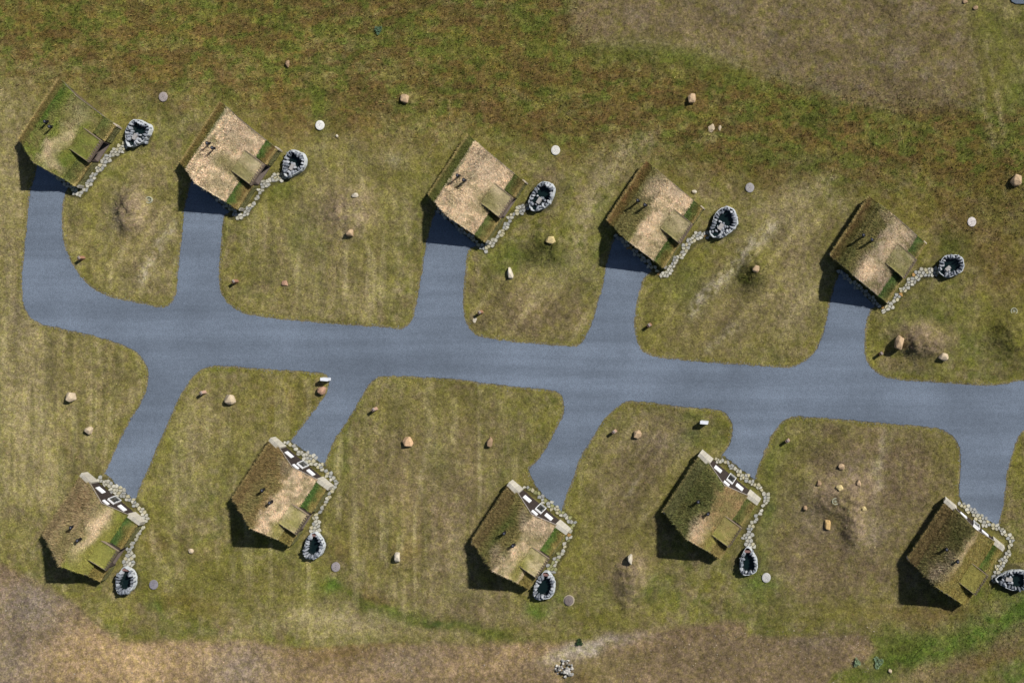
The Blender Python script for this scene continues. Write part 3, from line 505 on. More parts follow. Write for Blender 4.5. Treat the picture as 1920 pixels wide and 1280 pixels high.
# ------------------------------------------------------------------ turf cottages
def turf_layer(u0, u1, sec0, sec1, th, colfn, nb, blen, seed, lean, nu=40, nv=18, amp=.07):
    """turf slab between section points (v,z) sec0 (high) and sec1 (low), with blades; returns V,F(tri),C in local axes"""
    s = np.linspace(0, 1, nu); t = np.linspace(0, 1, nv); SS, TT = np.meshgrid(s, t, indexing='ij')
    u = u0 + (u1 - u0) * SS; v = sec0[0] + (sec1[0] - sec0[0]) * TT; z = sec0[1] + (sec1[1] - sec0[1]) * TT
    z = z + (fbm(u * 1.4 + seed, v * 1.4, seed, 3) - .5) * amp * 2 + np.sin(np.pi * TT) * .03
    V = np.stack([u.ravel(), v.ravel(), z.ravel()], 1); C = colfn(V[:, 0], V[:, 1])
    id_ = np.arange(nu * nv).reshape(nu, nv)
    q = np.stack([id_[:-1, :-1].ravel(), id_[1:, :-1].ravel(), id_[1:, 1:].ravel(), id_[:-1, 1:].ravel()], 1)
    ring = np.concatenate([id_[:, 0], id_[-1, 1:], id_[::-1, -1][1:], id_[0, ::-1][1:-1]])
    B = V[ring].copy(); B[:, 2] -= th; k = len(ring); b0 = len(V)
    V2 = np.concatenate([V, B]); C2 = np.concatenate([C, C[ring] * .6])
    sk = np.array([(ring[i], ring[(i + 1) % k], b0 + (i + 1) % k, b0 + i) for i in range(k)])
    q = np.concatenate([q, sk]); tri = np.concatenate([q[:, [0, 1, 2]], q[:, [0, 2, 3]]])
    ss = RNG.uniform(0, 1, nb); tt = RNG.uniform(0, 1, nb); ub = u0 + (u1 - u0) * ss; vb = sec0[0] + (sec1[0] - sec0[0]) * tt; zb = sec0[1] + (sec1[1] - sec0[1]) * tt
    P = np.stack([ub, vb, zb], 1); Cb = colfn(ub, vb) * RNG.lognormal(.16, .33, (nb, 1)).clip(.4, 2.2) * RNG.normal(1, .05, (nb, 3))
    az = RNG.uniform(0, 2 * np.pi, nb); el = RNG.uniform(.1, 1.1, nb)
    D = np.stack([np.cos(az) * np.cos(el) * .75, np.sin(az) * np.cos(el) * .8 + lean * .7, np.abs(np.sin(el)) * .7 + .12], 1); D /= np.linalg.norm(D, axis=1)[:, None]
    Vb, Fb, c3 = blades(P, D, RNG.uniform(.5, 1.2, nb) * blen, RNG.uniform(.03, .062, nb), Cb)
    return np.concatenate([V2, Vb]), np.concatenate([tri, Fb + len(V2)]), np.concatenate([C2, c3])
def join(parts):
    V = []; F = []; C = []; n = 0
    for a, b, c in parts: V.append(a); F.append(b + n); C.append(c); n += len(a)
    return np.concatenate(V), np.concatenate(F), np.concatenate(C)

EAV, ZE, ZR, UL = 2.95, 1.9, 4.1, 4.12
STRAW = (220,198,166); DULL = (178,160,136); OLV = (134,126,78); GRN = (72,100,38); BRN = (122,101,66); YG = (154,148,78); DGR = (84,88,46)
# colour recipe of each roof: left slope list, right slope list, bank colours ; entries (colour, strength, u, v, ru, rv)
RO = {
0: dict(L=(122,130,58), R=(134,136,64), P=[(STRAW,.7,-1.8,.3,1.6,.6),(STRAW,.55,.6,1.0,1.4,.5),((90,112,42),.6,1.8,-1.6,1.6,.9),((90,112,42),.5,-1.2,2.6,1.4,.6),(OLV,.7,-.5,-1.6,3,1.0),(GRN,.8,1.5,-2.7,3.0,.7),(STRAW,.5,-3.2,1.4,.9,1.2),(DULL,.4,3.2,1.0,1.0,1.6),(OLV,.5,2.6,-.4,1,1)], n=.5),
1: dict(L=STRAW, R=STRAW, P=[(OLV,.8,-.2,1.6,.9,2.0),(OLV,.5,2.0,.6,.6,.7),(GRN,.7,1.8,-2.9,3,.5),(OLV,.6,.6,-1.6,.9,.6),(DULL,.5,3,.2,1.2,2)], n=.2),
2: dict(L=STRAW, R=STRAW, P=[(OLV,.8,-.6,2.2,1.4,.9),(OLV,.4,0,-1.2,1.2,.6),(DULL,.5,3,0,1.4,2),(GRN,.6,0,-3.0,4,.4)], n=.15),
3: dict(L=OLV, R=STRAW, P=[(OLV,.9,-2,-1.6,2.6,1.0),(STRAW,.8,2.4,-.6,1.8,1.6),(OLV,.7,-.4,2.6,1.4,1.2),(OLV,.5,-3,2.4,1.2,.8),(DULL,.5,3.4,1,.8,1.6),(OLV,.6,.9,-.5,.6,.6)], n=.3),
4: dict(L=OLV, R=DULL, P=[(STRAW,.9,-2.6,.8,1.8,1.0),(STRAW,.6,1.6,1.6,2.4,.8),(OLV,.6,2.2,-.6,2,.8),(OLV,.6,-.3,2.4,1.6,1),(STRAW,.4,3.6,-.3,.6,1.4)], n=.45),
5: dict(L=(146,128,96), R=(142,142,68), P=[(OLV,.7,-2.6,-1.4,2,1.2),(STRAW,.9,2.2,.8,1.8,.9),(STRAW,.8,0,.7,2.6,.6),(YG,.9,-2.2,2.2,2.6,1.4),(YG,.6,1.6,2.1,1.6,.8),(BRN,.5,2,-2.2,2,.8),(OLV,.4,.2,-.4,2,.5)], n=.25),
6: dict(L=(132,114,74), R=STRAW, P=[(OLV,.8,-1,-1.8,3,1.0),(BRN,.6,1.6,-2.6,3.2,1.0),(YG,.8,-3.2,2.4,1.4,.9),(YG,.6,-.8,2.8,1.8,.6),(DULL,.5,3.6,-.6,.8,1.2)], n=.3),
7: dict(L=(118,108,66), R=STRAW, P=[(GRN,.5,0,-2.0,3.5,.8),(DULL,.6,-2.6,-.8,1.2,.8),(DULL,.6,3,1.4,1.6,1.6),(YG,.9,-2.6,2.2,2.6,.9),(OLV,.6,1.2,1.8,1.2,1.2),(BRN,.5,1.6,-2.8,2.6,.7),(DULL,.5,3,-.4,1.2,.8)], n=.3),
8: dict(L=(112,112,68), R=(176,150,108), P=[(DGR,.6,0,-1.6,4,1.5),(STRAW,.7,-2.6,.4,1.6,.8),(OLV,.6,.8,1.8,1.4,.9),(YG,.9,-3,2.2,1.8,1.0),(OLV,.4,2.6,.9,1,1.2)], n=.3),
9: dict(L=(104,98,62), R=(142,128,72), P=[(DULL,.7,-3,-.9,1.4,1.0),(BRN,.6,1,-2.6,2.8,.7),(STRAW,.5,1,.3,3.2,.4),(DGR,.5,2,-1.2,2,1),(DULL,.5,-1.4,-.5,1.6,.5)], n=.25)}
BK = {0:((120,100,56),(94,104,48),(118,110,60)),1:((118,96,50),(70,100,38),(126,100,56)),2:((96,96,46),(84,98,44),(118,104,56)),3:((126,92,54),(74,98,42),(124,108,52)),4:((112,88,52),(70,98,44),(98,96,48)),
      5:((118,100,66),(66,98,40),(126,112,56)),6:((118,94,52),(62,98,38),(128,116,58)),7:((112,88,54),(76,106,38),(128,114,58)),8:((84,88,50),(86,98,44),(130,114,64)),9:((124,92,56),(74,102,38),(132,120,58))}
HLAB = ['turf cottage of the upper row at far left, roof mostly green over straw','second turf cottage from the left in the upper row, straw roof with a green band',
'turf cottage of the upper row in the middle, almost all straw coloured roof','turf cottage of the upper row, fourth from left, olive patch beside its two black flues','turf cottage of the upper row at far right, dull olive and straw roof',
'turf cottage of the lower row at far left, yellow-green slope on its porch side','turf cottage of the lower row, second from left, bright straw slope beside brown shaggy slope','turf cottage of the lower row in the middle, green and brown shaggy slope',
'turf cottage of the lower row, fourth from left, darkest green shaggy slope','turf cottage of the lower row at far right beside the picture edge, olive porch slope']
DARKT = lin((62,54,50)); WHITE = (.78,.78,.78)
for hi, hc in enumerate(HC):
    up = hi < 5; f = -1 if up else 1                     # front faces SW in the upper row, NE in the lower row
    root = empty('turf_cottage', (wx(hc[0]), wy(hc[1]), 0), HLAB[hi], 'cottage', 'turf cottages along the gravel lane')
    # each cottage a little different: how far the NE gable leans, and how far the ridge sits off centre
    RK = (-.75, -.6, -.4, -.15, 0, -.35, -.15, .45, .8, .3)[hi]; RV = (.3, -.05, -.25, -.45, -.6, .5, .3, .1, 0, -.1)[hi]
    def skew(u, v, z):
        q = np.clip(z / ZR, 0, 1.3); return u - RK * q * sst(.5, UL - .4, u), v + RV * q * (1 - sst(1.8, 3.0, np.abs(v)))
    def tf(u, v, z): u, v = skew(u, v, z); return (float(u * UX + v * VX), float(u * UY + v * VY), z)
    def tfa(V): uu, vv = skew(V[:, 0], V[:, 1], V[:, 2]); return np.stack([uu * UX + vv * VX, uu * UY + vv * VY, V[:, 2]], 1)
    ro = RO[hi]; bk0_ = BK[hi] if up else ((np.array(BK[hi][0]) * .45 + np.array(ro['L']) * .55), BK[hi][1], BK[hi][2]); bk = [tuple(.82 * np.array(q_) + .18 * np.array((136,124,84)) + 8) for q_ in bk0_]; sd_ = hi * 31.7
    def rcol(u, v, ro=ro, sd_=sd_):
        w1 = (fbm(u * .8 + sd_, v * .8, 5, 3) - .5) * 1.6; ud = u + w1; vd = v + (fbm(u * .8, v * .8 + sd_, 6, 3) - .5) * 1.4
        k = sst(-.25, .25, vd * .8)[:, None]; C = lin(ro['L']) * (1.5 if not up else 1.2) * (1 - k) + lin(ro['R']) * k  # left slope colour brightened to offset the shade on it
        n2 = fbm(u * 1.6 + sd_, v * 1.6, 9, 3)
        C = mixc(C, sst(.46, .66, n2), OLV, ro['n'] + .25); C = mixc(C, sst(.55, .7, fbm(u * 1.1 + 9, v * 1.1 + sd_, 39, 3)), GRN, ro['n'] * .6); C = mixc(C, sst(.55, .75, fbm(u * 2.2, v * 2.2 + sd_, 19, 3)), BRN, .25)
        for c, s, a, b, ra, rb in ro['P']: C = mixc(C, np.exp(-(((ud - a) / ra) ** 2 + ((vd - b) / rb) ** 2) ** 1.5), c, s)
        return C * (.84 + .32 * fbm(u * 4, v * 4 + sd_, 29, 2))[:, None]
    cu0, cu1 = (-.65, 1.95) if up else (-2.2, .38)       # porch position along the ridge axis
    # ---- roof: two turf slopes
    a_ = turf_layer(-UL, UL, (0, ZR), (-EAV, ZE), .28, rcol, 10000, .28 if up else .42, hi + 1, -.9)
    b2 = turf_layer(-UL, UL, (0, ZR), (EAV, ZE), .28, rcol, 10000, .26, hi + 2, .9)
    V, F, C = join([a_, b2]); roof = meshobj('roof', tfa(V), F, M['turf'], root, cols=C)
    # ---- chimney flues on the roof
    for (u, v) in (((.15, -1.75), (.35, -.5)) if up else ((-.1, -1.45), (-.25, .25))):
        zr = ZR - abs(v) * (ZR - ZE) / EAV; mb = MB(); mb.cyl(u, v, zr - .2, zr + .75, .14, .14, col=lin((28,28,32))); mb.cyl(u, v, zr + .1, zr + .16, .18, .18, col=lin((28,28,32)))
        fl = mb.build('flue', M['metal'], roof, tf)
        cp = MB(); cp.cyl(u, v, zr + .81, zr + .87, .21, .18, col=lin((34,34,40))); cp.cyl(u, v, zr + .87, zr + .94, .11, .05, col=lin((90,92,100)))
        for q in range(3): cp.box(u + .12 * math.cos(q * 2.1) - .015, u + .12 * math.cos(q * 2.1) + .015, v + .12 * math.sin(q * 2.1) - .015, v + .12 * math.sin(q * 2.1) + .015, zr + .73, zr + .82, lin((28,28,32)))
        cp.build('flue_cap', M['metal'], roof, tf)
    # ---- gable walls of dark boards with battens
    for s_, nm in ((f, 'front_wall'), (-f, 'rear_wall')):
        mb = MB(); uo = s_ * (UL - .12); ui = s_ * (UL - .32); hw = EAV - .2
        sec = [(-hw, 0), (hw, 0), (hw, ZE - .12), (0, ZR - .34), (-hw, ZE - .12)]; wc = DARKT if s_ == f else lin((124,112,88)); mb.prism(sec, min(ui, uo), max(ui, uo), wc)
        for i in range(-9, 10):
            v = i * .29; zt = ZR - .36 - abs(v) * (ZR - ZE) / EAV - .03
            mb.box(min(uo, uo + s_ * .025), max(uo, uo + s_ * .025), v - .02, v + .02, .02, zt, wc * .8)
        mb.build(nm, M['timber'], root, tf)
        # barge boards along the verge
        for sg in (-1, 1):
            mb = MB(); ua, ub = s_ * (UL + .01), s_ * (UL + .04); dz = -.17; wv = EAV + .04; bc = lin((150,142,134))
            sec = [(0, ZR + .0), (sg * wv, ZE - .02), (sg * wv, ZE + dz), (0, ZR + dz)]; mb.prism(sec, min(ua, ub), max(ua, ub), bc); mb.build('barge_board', M['timber'], root, tf)
    # ---- side walls under the eaves
    mb = MB(); mb.box(-UL + .35, UL - .35, -EAV + .22, -EAV + .42, 0, ZE - .1, DARKT); mb.box(-UL + .35, UL - .35, EAV - .42, EAV - .22, 0, ZE - .1, DARKT); mb.build('side_wall', M['timber'], root, tf)
    # ---- windows and door on the front
    fw = f * (UL - .12)
    def wbox(mb, v0, v1, z0, z1, d0, d1, col): a, b = fw + f * d0, fw + f * d1; mb.box(min(a, b), max(a, b), v0, v1, z0, z1, col)
    for (vc, zc, hw, hh) in ((-1.65, 1.3, .5, .42), (1.6, 1.3, .5, .42), (.1, 2.95, .4, .27)):
        mb = MB(); fr = .07
        wbox(mb, vc - hw, vc - hw + fr, zc - hh, zc + hh, .0, .09, WHITE); wbox(mb, vc + hw - fr, vc + hw, zc - hh, zc + hh, .0, .09, WHITE)
        wbox(mb, vc - hw + fr, vc + hw - fr, zc - hh, zc - hh + fr, .0, .09, WHITE); wbox(mb, vc - hw + fr, vc + hw - fr, zc + hh - fr, zc + hh, .0, .09, WHITE)
        wf = mb.build('window', M['white'], root, tf)
        mb = MB(); wbox(mb, vc - hw + fr, vc + hw - fr, zc - hh + fr, zc + hh - fr, .0, .05, (.8, .82, .85)); mb.build('pane', M['white'], wf, tf)  # bright sky reflection painted as a flat white, blind-like pane
    mb = MB(); dv0, dv1, dz = -.2, .72, 2.0; cc = WHITE
    wbox(mb, dv0, dv0 + .07, .05, dz, .0, .2, cc); wbox(mb, dv1 - .07, dv1, .05, dz, .0, .2, cc); wbox(mb, dv0, dv1, dz, dz + .07, .0, .2, cc); wbox(mb, dv0, dv1, .05, .12, .0, .2, lin((170,170,165)))
    dr = mb.build('door', M['white'], root, tf); tag(dr)
    mb = MB(); wbox(mb, dv0 + .07, dv1 - .07, .13, dz, .0, .06, (.02, .02, .025)); mb.build('door_glass', M['glass'], dr, tf)
    mb = MB(); wbox(mb, dv1 - .2, dv1 - .16, .95, 1.15, .08, .14, lin((180,180,180))); mb.build('handle', M['metal'], dr, tf)
    # ---- earth banks with stone facing either side
    def bank(u0, u1, sg, ci, co, zo, seed):
        mb = MB(); gs = lin((112,110,72)); a, b = EAV - .2, 4.2
        sec = [(sg * a, 0), (sg * (b + .12), 0), (sg * b, zo - .18), (sg * a, ZE - .25)]; mb.prism(sec, u0, u1, gs)
        for q in range(int((u1 - u0) * 4)):              # rough facing stones
            for lv in range(3):
                uq = u0 + (q + .5) / 4 + random.uniform(-.03, .03); z0 = .02 + lv * (zo - .2) / 3
                if uq > u1 - .1: continue
                c_ = gs * random.uniform(.8, 1.25); x0 = sg * (b - .02); x1 = sg * (b + .12 + random.uniform(.02, .1) - .04 * lv)
                mb.box(uq - .11, min(uq + .11, u1 - .01), min(x0, x1), max(x0, x1), z0, z0 + (zo - .2) / 3 - .03, c_)
        mb.build('bank_wall', M['stone'], root, tf)
        def bc_(u, v):
            t = sst(3.1, 4.2, np.abs(v) + (fbm(u * 1.5 + seed, v * 1.5, 77, 3) - .5) * 1.3)[:, None]
            e_ = (sst(4.0, 4.2, np.abs(v)) * (.8 if up else .35))[:, None]
            return ((lin(ci) * (1 - t) + lin(co) * t) * (1 - e_) + lin((176,158,104)) * e_) * (.8 + .4 * fbm(u * 3 + seed, v * 3, 78, 3))[:, None]
        V, F, C = turf_layer(u0, u1, (sg * (EAV - .15), ZE - .05), (sg * 4.34, zo), .2, bc_, int(900 * (u1 - u0)), .36 if sg < 0 and not up else .27, seed, .25 * sg, nu=max(8, int((u1 - u0) * 5)), nv=10, amp=.14)
        meshobj('turf_bank', tfa(V), F, M['turf'], root, cols=C)
    fe = UL - .44 if f > 0 else UL; re_ = UL if f > 0 else UL - .02
    bank(-re_, fe, -1, bk[0] if not up else tuple(.6 * np.array(bk[0]) + .4 * np.array((84,100,44))), bk[0], 1.25, hi * 7 + 1)
    bank(-re_, cu0 - .12, 1, bk[1] if up else bk[2], bk[2], 1.3, hi * 7 + 2)
    bank(cu1 + .12, fe, 1, bk[1], bk[2], 1.3, hi * 7 + 3)
    # ---- dressed stone end walls beside the front
    for sg in (-1, 1):
        mb = MB(); a, b = sorted((f * (UL - (.42 if not up else .3)), f * (UL + .04))); cs = lin((190,184,170) if not up else (150,146,136))  # upper row: front shade put into a darker stone colour
        n = 5
        for q in range(n):
            v0 = EAV - .16 + (4.5 - EAV + .16) * q / n; v1 = EAV - .16 + (4.5 - EAV + .16) * (q + 1) / n - .012; zt = (1.6 if not up else 1.25) - .3 * q / n
            c_ = cs * random.uniform(.88, 1.08); sec = [(sg * v0, 0), (sg * v1, 0), (sg * v1, zt - .05), (sg * v0, zt)]; mb.prism(sec, a, b, c_)
        mb.build('end_wall', M['stone'], root, tf)
    # small pale corner stone where the rear of the outer bank ends
    mb = MB(); a, b = sorted((-f * (UL - .02), -f * (UL + .14))); sg = 1 if up else -1
    mb.prism([(sg * 3.9, 0), (sg * 4.45, 0), (sg * 4.4, 1.1), (sg * 3.95, 1.3)], a, b, lin((186,174,156))); mb.build('corner_stone', M['stone'], root, tf)
    # ---- porch: low turf roof over a side entrance, on timber cheeks
    pr = lambda u, v: rcol(u, v * .6 + .9) * .62 + lin((112, 114, 60) if up else (130, 132, 64)) * .36 * (.8 + .4 * fbm(u * 4, v * 4 + sd_, 28, 2))[:, None]
    V, F, C = turf_layer(cu0, cu1, (1.95, 2.78), (4.42, 2.1), .16, pr, 2200, .16, hi + 60, .2, nu=16, nv=12, amp=.04)
    porch = meshobj('porch_roof', tfa(V), F, M['turf'], root, cols=C)
    mb = MB(); fc = lin((112,98,88)) if up else lin((96,86,74)); mb.box(cu0 - .06, cu1 + .06, 4.44, 4.5, 1.8, 2.14, fc)
    for q in range(9): uu = cu0 + (cu1 - cu0) * (q + .5) / 9; mb.box(uu - .07, uu + .07, 4.2, 4.44, 2.15, 2.2, fc * random.uniform(.85, 1.3))
    mb.build('fascia_board', M['timber'], porch, tf)
    for uu in (cu0 - .05, cu1 + .01):
        mb = MB(); mb.prism([(2.0, 2.78), (4.44, 2.13), (4.44, 1.9), (2.2, 2.3)], uu, uu + .04, lin((140,126,108))); mb.build('barge_board', M['timber'], porch, tf)
    for uu in (cu0 - .02, cu1 - .1):
        mb = MB(); mb.prism([(EAV - .25, 0), (4.3, 0), (4.3, 1.9), (EAV - .25, 2.2)], uu, uu + .12, DARKT); mb.build('porch_wall', M['timber'], root, tf)
    mb = MB(); mb.box(cu0 + .1, cu1 - .1, EAV - .2, EAV - .12, 0, 2.15, DARKT * .8); mb.build('inner_wall', M['timber'], root, tf)
    mb = MB(); mb.box(cu0 + .8, cu0 + 1.7, EAV - .12, EAV - .06, .1, 2.0, lin((50,46,44))); mb.build('side_door', M['timber'], root, tf)
    mb = MB()
    for q in range(14):
        dw = 4.3 if up else 4.2; v0 = EAV + (dw - EAV) * q / 14; mb.box(cu0 + .1, cu1 - .1, v0, v0 + (dw - EAV) / 14 - .015, .02, .13, lin((120,108,100)) * random.uniform(.85, 1.1))
    mb.build('deck', M['timber'], root, tf)

# ------------------------------------------------------------------ boulders and rocks
def rock_mesh(rx, ry, rz, rot, seed, col, facets=7, sub=2):
    rr = random.Random(seed); bm = bmesh.new(); n = 15 if sub > 1 else 13
    for k in range(n):
        z = -1 + 2 * (k + .5) / n; a = k * 2.39996 + rr.uniform(-.5, .5); r = math.sqrt(1 - z * z); p = 2.6
        m_ = (abs(r * math.cos(a)) ** p + abs(r * math.sin(a)) ** p + abs(z) ** p) ** (-1 / p) * rr.uniform(.82, 1.05)
        bm.verts.new((r * math.cos(a) * m_, r * math.sin(a) * m_, min(z * m_, .8)))
    res = bmesh.ops.convex_hull(bm, input=bm.verts); bmesh.ops.delete(bm, geom=list({g for g in res['geom_interior'] if isinstance(g, bmesh.types.BMVert)}), context='VERTS')
    bmesh.ops.bevel(bm, geom=list(bm.edges), offset=.07, segments=1, affect='EDGES', clamp_overlap=True)
    bm.verts.index_update()
    mx = [max(abs(v.co[i]) for v in bm.verts) for i in range(3)]
    ca, sa = math.cos(rot), math.sin(rot); V = []
    for v in bm.verts:
        x, y, z = v.co.x / mx[0] * rx, v.co.y / mx[1] * ry, v.co.z / mx[2] * rz; V.append((x * ca - y * sa, x * sa + y * ca, z))
    F = [[v.index for v in f_.verts] for f_ in bm.faces]; bm.free(); return V, F
TAN = (184,158,126); PALE = (196,178,150); WHT = (204,194,174); RED = (176,140,116); YEL = (206,186,134); BRW = (160,134,106)
BLD = [(540,120,7,15,5,.4,BRW,'slim brown upright stone in the rough grass near the upper edge'),(760,186,17,19,0,.7,TAN,'tan pointed boulder alone in the rough grass above the middle upper cottage'),
(1298,186,16,20,0,.7,TAN,'tan boulder with reddish cracks in the green strip near the upper edge'),(1334,241,13,18,28,.15,PALE,'larger of two flat pale stones lying side by side in rough grass'),(1350,240,6,12,8,.1,PALE,'smaller of two flat pale stones lying side by side in rough grass'),
(1809,3,12,8,0,.2,BRW,'low brown rock half buried at the upper edge of the field'),(1829,15,10,9,0,.2,BRW,'low brown rock just below another near the upper edge'),
(669,367,13,9,-20,.4,WHT,'whitish rock on the top of a low grassy mound'),(661,437,13,15,0,.8,TAN,'square tan boulder at the foot of a low grassy mound'),(534,531,14,12,30,.25,RED,'low reddish rock in striped grass above the lane'),
(957,513,10,25,-14,.6,WHT,'long whitish stone slab leaning beside the middle upper driveway'),(1035,451,18,15,-20,.6,YEL,'yellowish boulder beside a dark tuft of tall grass'),(1302,360,10,8,0,.3,WHT,'small white rock behind the fourth upper cottage'),
(1419,504,13,15,40,.6,TAN,'triangular tan boulder on a dark grassy hump'),(1905,339,25,22,-30,.9,TAN,'big tan boulder at the right edge of the picture'),(1686,642,18,28,5,1.1,TAN,'tall tan boulder at the left end of the bare earth mound'),
(1768,669,20,16,-25,.8,PALE,'pale boulder at the lower right of the bare earth mound'),(136,743,17,19,0,.8,PALE,'pale boulder in the striped grass left of the lower left driveway, upper of two'),(168,806,16,15,10,.6,PALE,'pale boulder in the striped grass left of the lower left driveway, lower of two'),
(433,749,20,21,0,.9,PALE,'rounded pale boulder between the first two lower driveways'),(604,731,16,16,20,.8,RED,'reddish boulder just below the white sign at the lane'),(767,827,20,21,-15,.7,(212,176,138),'orange-tan wedge shaped boulder in the wide striped lawn'),
(919,828,12,20,0,.7,BRW,'greyish brown upright boulder at the right side of the wide striped lawn'),(1196,813,17,16,0,.7,TAN,'square tan boulder between the third and fourth lower driveways'),
(1578,874,12,12,0,.4,TAN,'square tan rock, topmost of the ring of rocks on the bare hump'),(1536,905,11,10,20,.4,BRW,'brown rock on the left of the ring of rocks on the bare hump'),(1575,912,12,13,-25,.3,YEL,'yellowish rock in the middle just above the small drain ring'),
(1610,904,9,14,-10,.4,TAN,'narrow tan rock on the right of the ring of rocks on the bare hump'),(1510,952,8,10,0,.4,BRW,'small brown rock at the lower left of the ring of rocks'),(1620,952,9,11,-20,.4,YEL,'small yellowish rock at the lower right of the ring of rocks'),
(1552,983,13,19,0,.5,(210,176,120),'orange pear shaped boulder below the ring of rocks'),(359,1032,10,10,0,.3,PALE,'small pale round rock in the grass between the two left lower cottages'),(748,1042,11,19,0,.6,WHT,'upright whitish stone below the wide striped lawn'),
(1184,1045,8,20,-8,.9,WHT,'slim whitish standing stone on the long dirt mound'),(1669,1257,7,8,0,.25,PALE,'tiny pale rock in the bright green grass near the lower edge'),(632,255,5,6,0,.15,WHT,'tiny white stone below the white manhole cover'),
(890,600,7,10,20,.05,WHT,'flat pale stone lying behind the post of the middle upper driveway')]
for i, (px, py, w_, h_, rot, ht, col, lab) in enumerate(BLD):
    V, F = rock_mesh(w_ / 2 / S, h_ / 2 / S, ht * .75, -math.radians(rot), i + 300, col); cc = np.array([lin(col) * random.uniform(.93, 1.07) for _ in V])
    o = meshobj('boulder', V, F, M['rock'], cols=cc, recalc=True, loc=(wx(px), wy(py), gz(px, py) + ht * .25)); tag(o, lab, 'boulder' if w_ > 9 else 'rock', 'boulders set out in the meadow')

# rubble heap near the lower edge
hp = empty('rock_pile', (wx(1060), wy(1252), gz(1060, 1252)), 'heap of grey-white rubble beside a dark pit near the lower edge', 'rock pile')
for q in range(46):
    rr = math.sqrt(random.random()); an = random.uniform(0, 6.28); x = rr * 1.15 * math.cos(an); y = rr * 1.0 * math.sin(an); s = random.uniform(.09, .24)
    V, F = rock_mesh(s, s * random.uniform(.7, 1), s * .8, random.uniform(0, 3), q + 900, None, 5, 1); c_ = lin(random.choice([(176,172,165),(150,148,144),(200,196,186),(120,118,112)]))
    meshobj('stone', [(a + x, b + y, c + .45 * (1 - rr * rr) + .06) for a, b, c in V], F, M['rock'], hp, cols=np.tile(c_, (len(V), 1)), recalc=True)
# loose pebbles on the bare dirt
n = 2600; qx = RNG.uniform(-20, 1650, n); qy = RNG.uniform(1100, 1300, n); ok = (qy > 1212 - np.clip((qx - 1100) * .09, 0, 40)) | ((qx < 150) & (qy > 1100 + qx * .4)); qx, qy = qx[ok], qy[ok]; n = len(qx)
s = RNG.uniform(.02, .07, n) * (1 + 1.0 * (RNG.random(n) > .96)); base = np.array([(1,0,0),(0,1,0),(-1,0,0),(0,-1,0),(0,0,.8)], float)
V = (base[None] * s[:, None, None] + np.stack([wx(qx), wy(qy), samp(ZI, qx, qy) + .01], 1)[:, None]).reshape(-1, 3)
F = (np.array([(0,1,4),(1,2,4),(2,3,4),(3,0,4)])[None] + (np.arange(n) * 5)[:, None, None]).reshape(-1, 3)
pc = np.repeat(lin((150,138,120))[None] * RNG.uniform(.5, 1.7, (n, 1)), 5, 0)
tag(meshobj('pebbles', V, F, M['rock'], cols=pc), 'small loose stones scattered on the bare dirt', 'pebbles', kind='stuff')

# gravel crumbs spilt along the lane verge
m_ = 9000; k_ = RNG.integers(0, len(RP), m_); off = np.abs(RNG.normal(0, 3.0, m_)) - 1.5
qx = RP[k_, 0] + RNG.normal(0, 1.5, m_) - tn[k_, 1] * off * np.sign(RNG.random(m_) - .5); qy = RP[k_, 1] + RNG.normal(0, 1.5, m_) + tn[k_, 0] * off
ok = (samp(FI, qx, qy) > .2); qx, qy = qx[ok], qy[ok]; m_ = len(qx); s = RNG.uniform(.02, .06, m_)
V = (base[None] * s[:, None, None] + np.stack([wx(qx), wy(qy), np.where(samp(RI, qx, qy) > 0, samp(ZI, qx, qy), .03) + .005], 1)[:, None]).reshape(-1, 3)
F = (np.array([(0,1,4),(1,2,4),(2,3,4),(3,0,4)])[None] + (np.arange(m_) * 5)[:, None, None]).reshape(-1, 3)
tag(meshobj('gravel', V, F, M['rock'], cols=np.repeat(lin((112,118,128))[None] * RNG.uniform(.35, 1.6, (m_, 1)), 5, 0)), 'loose grey gravel crumbs spilt along the lane edges', 'gravel', kind='stuff')

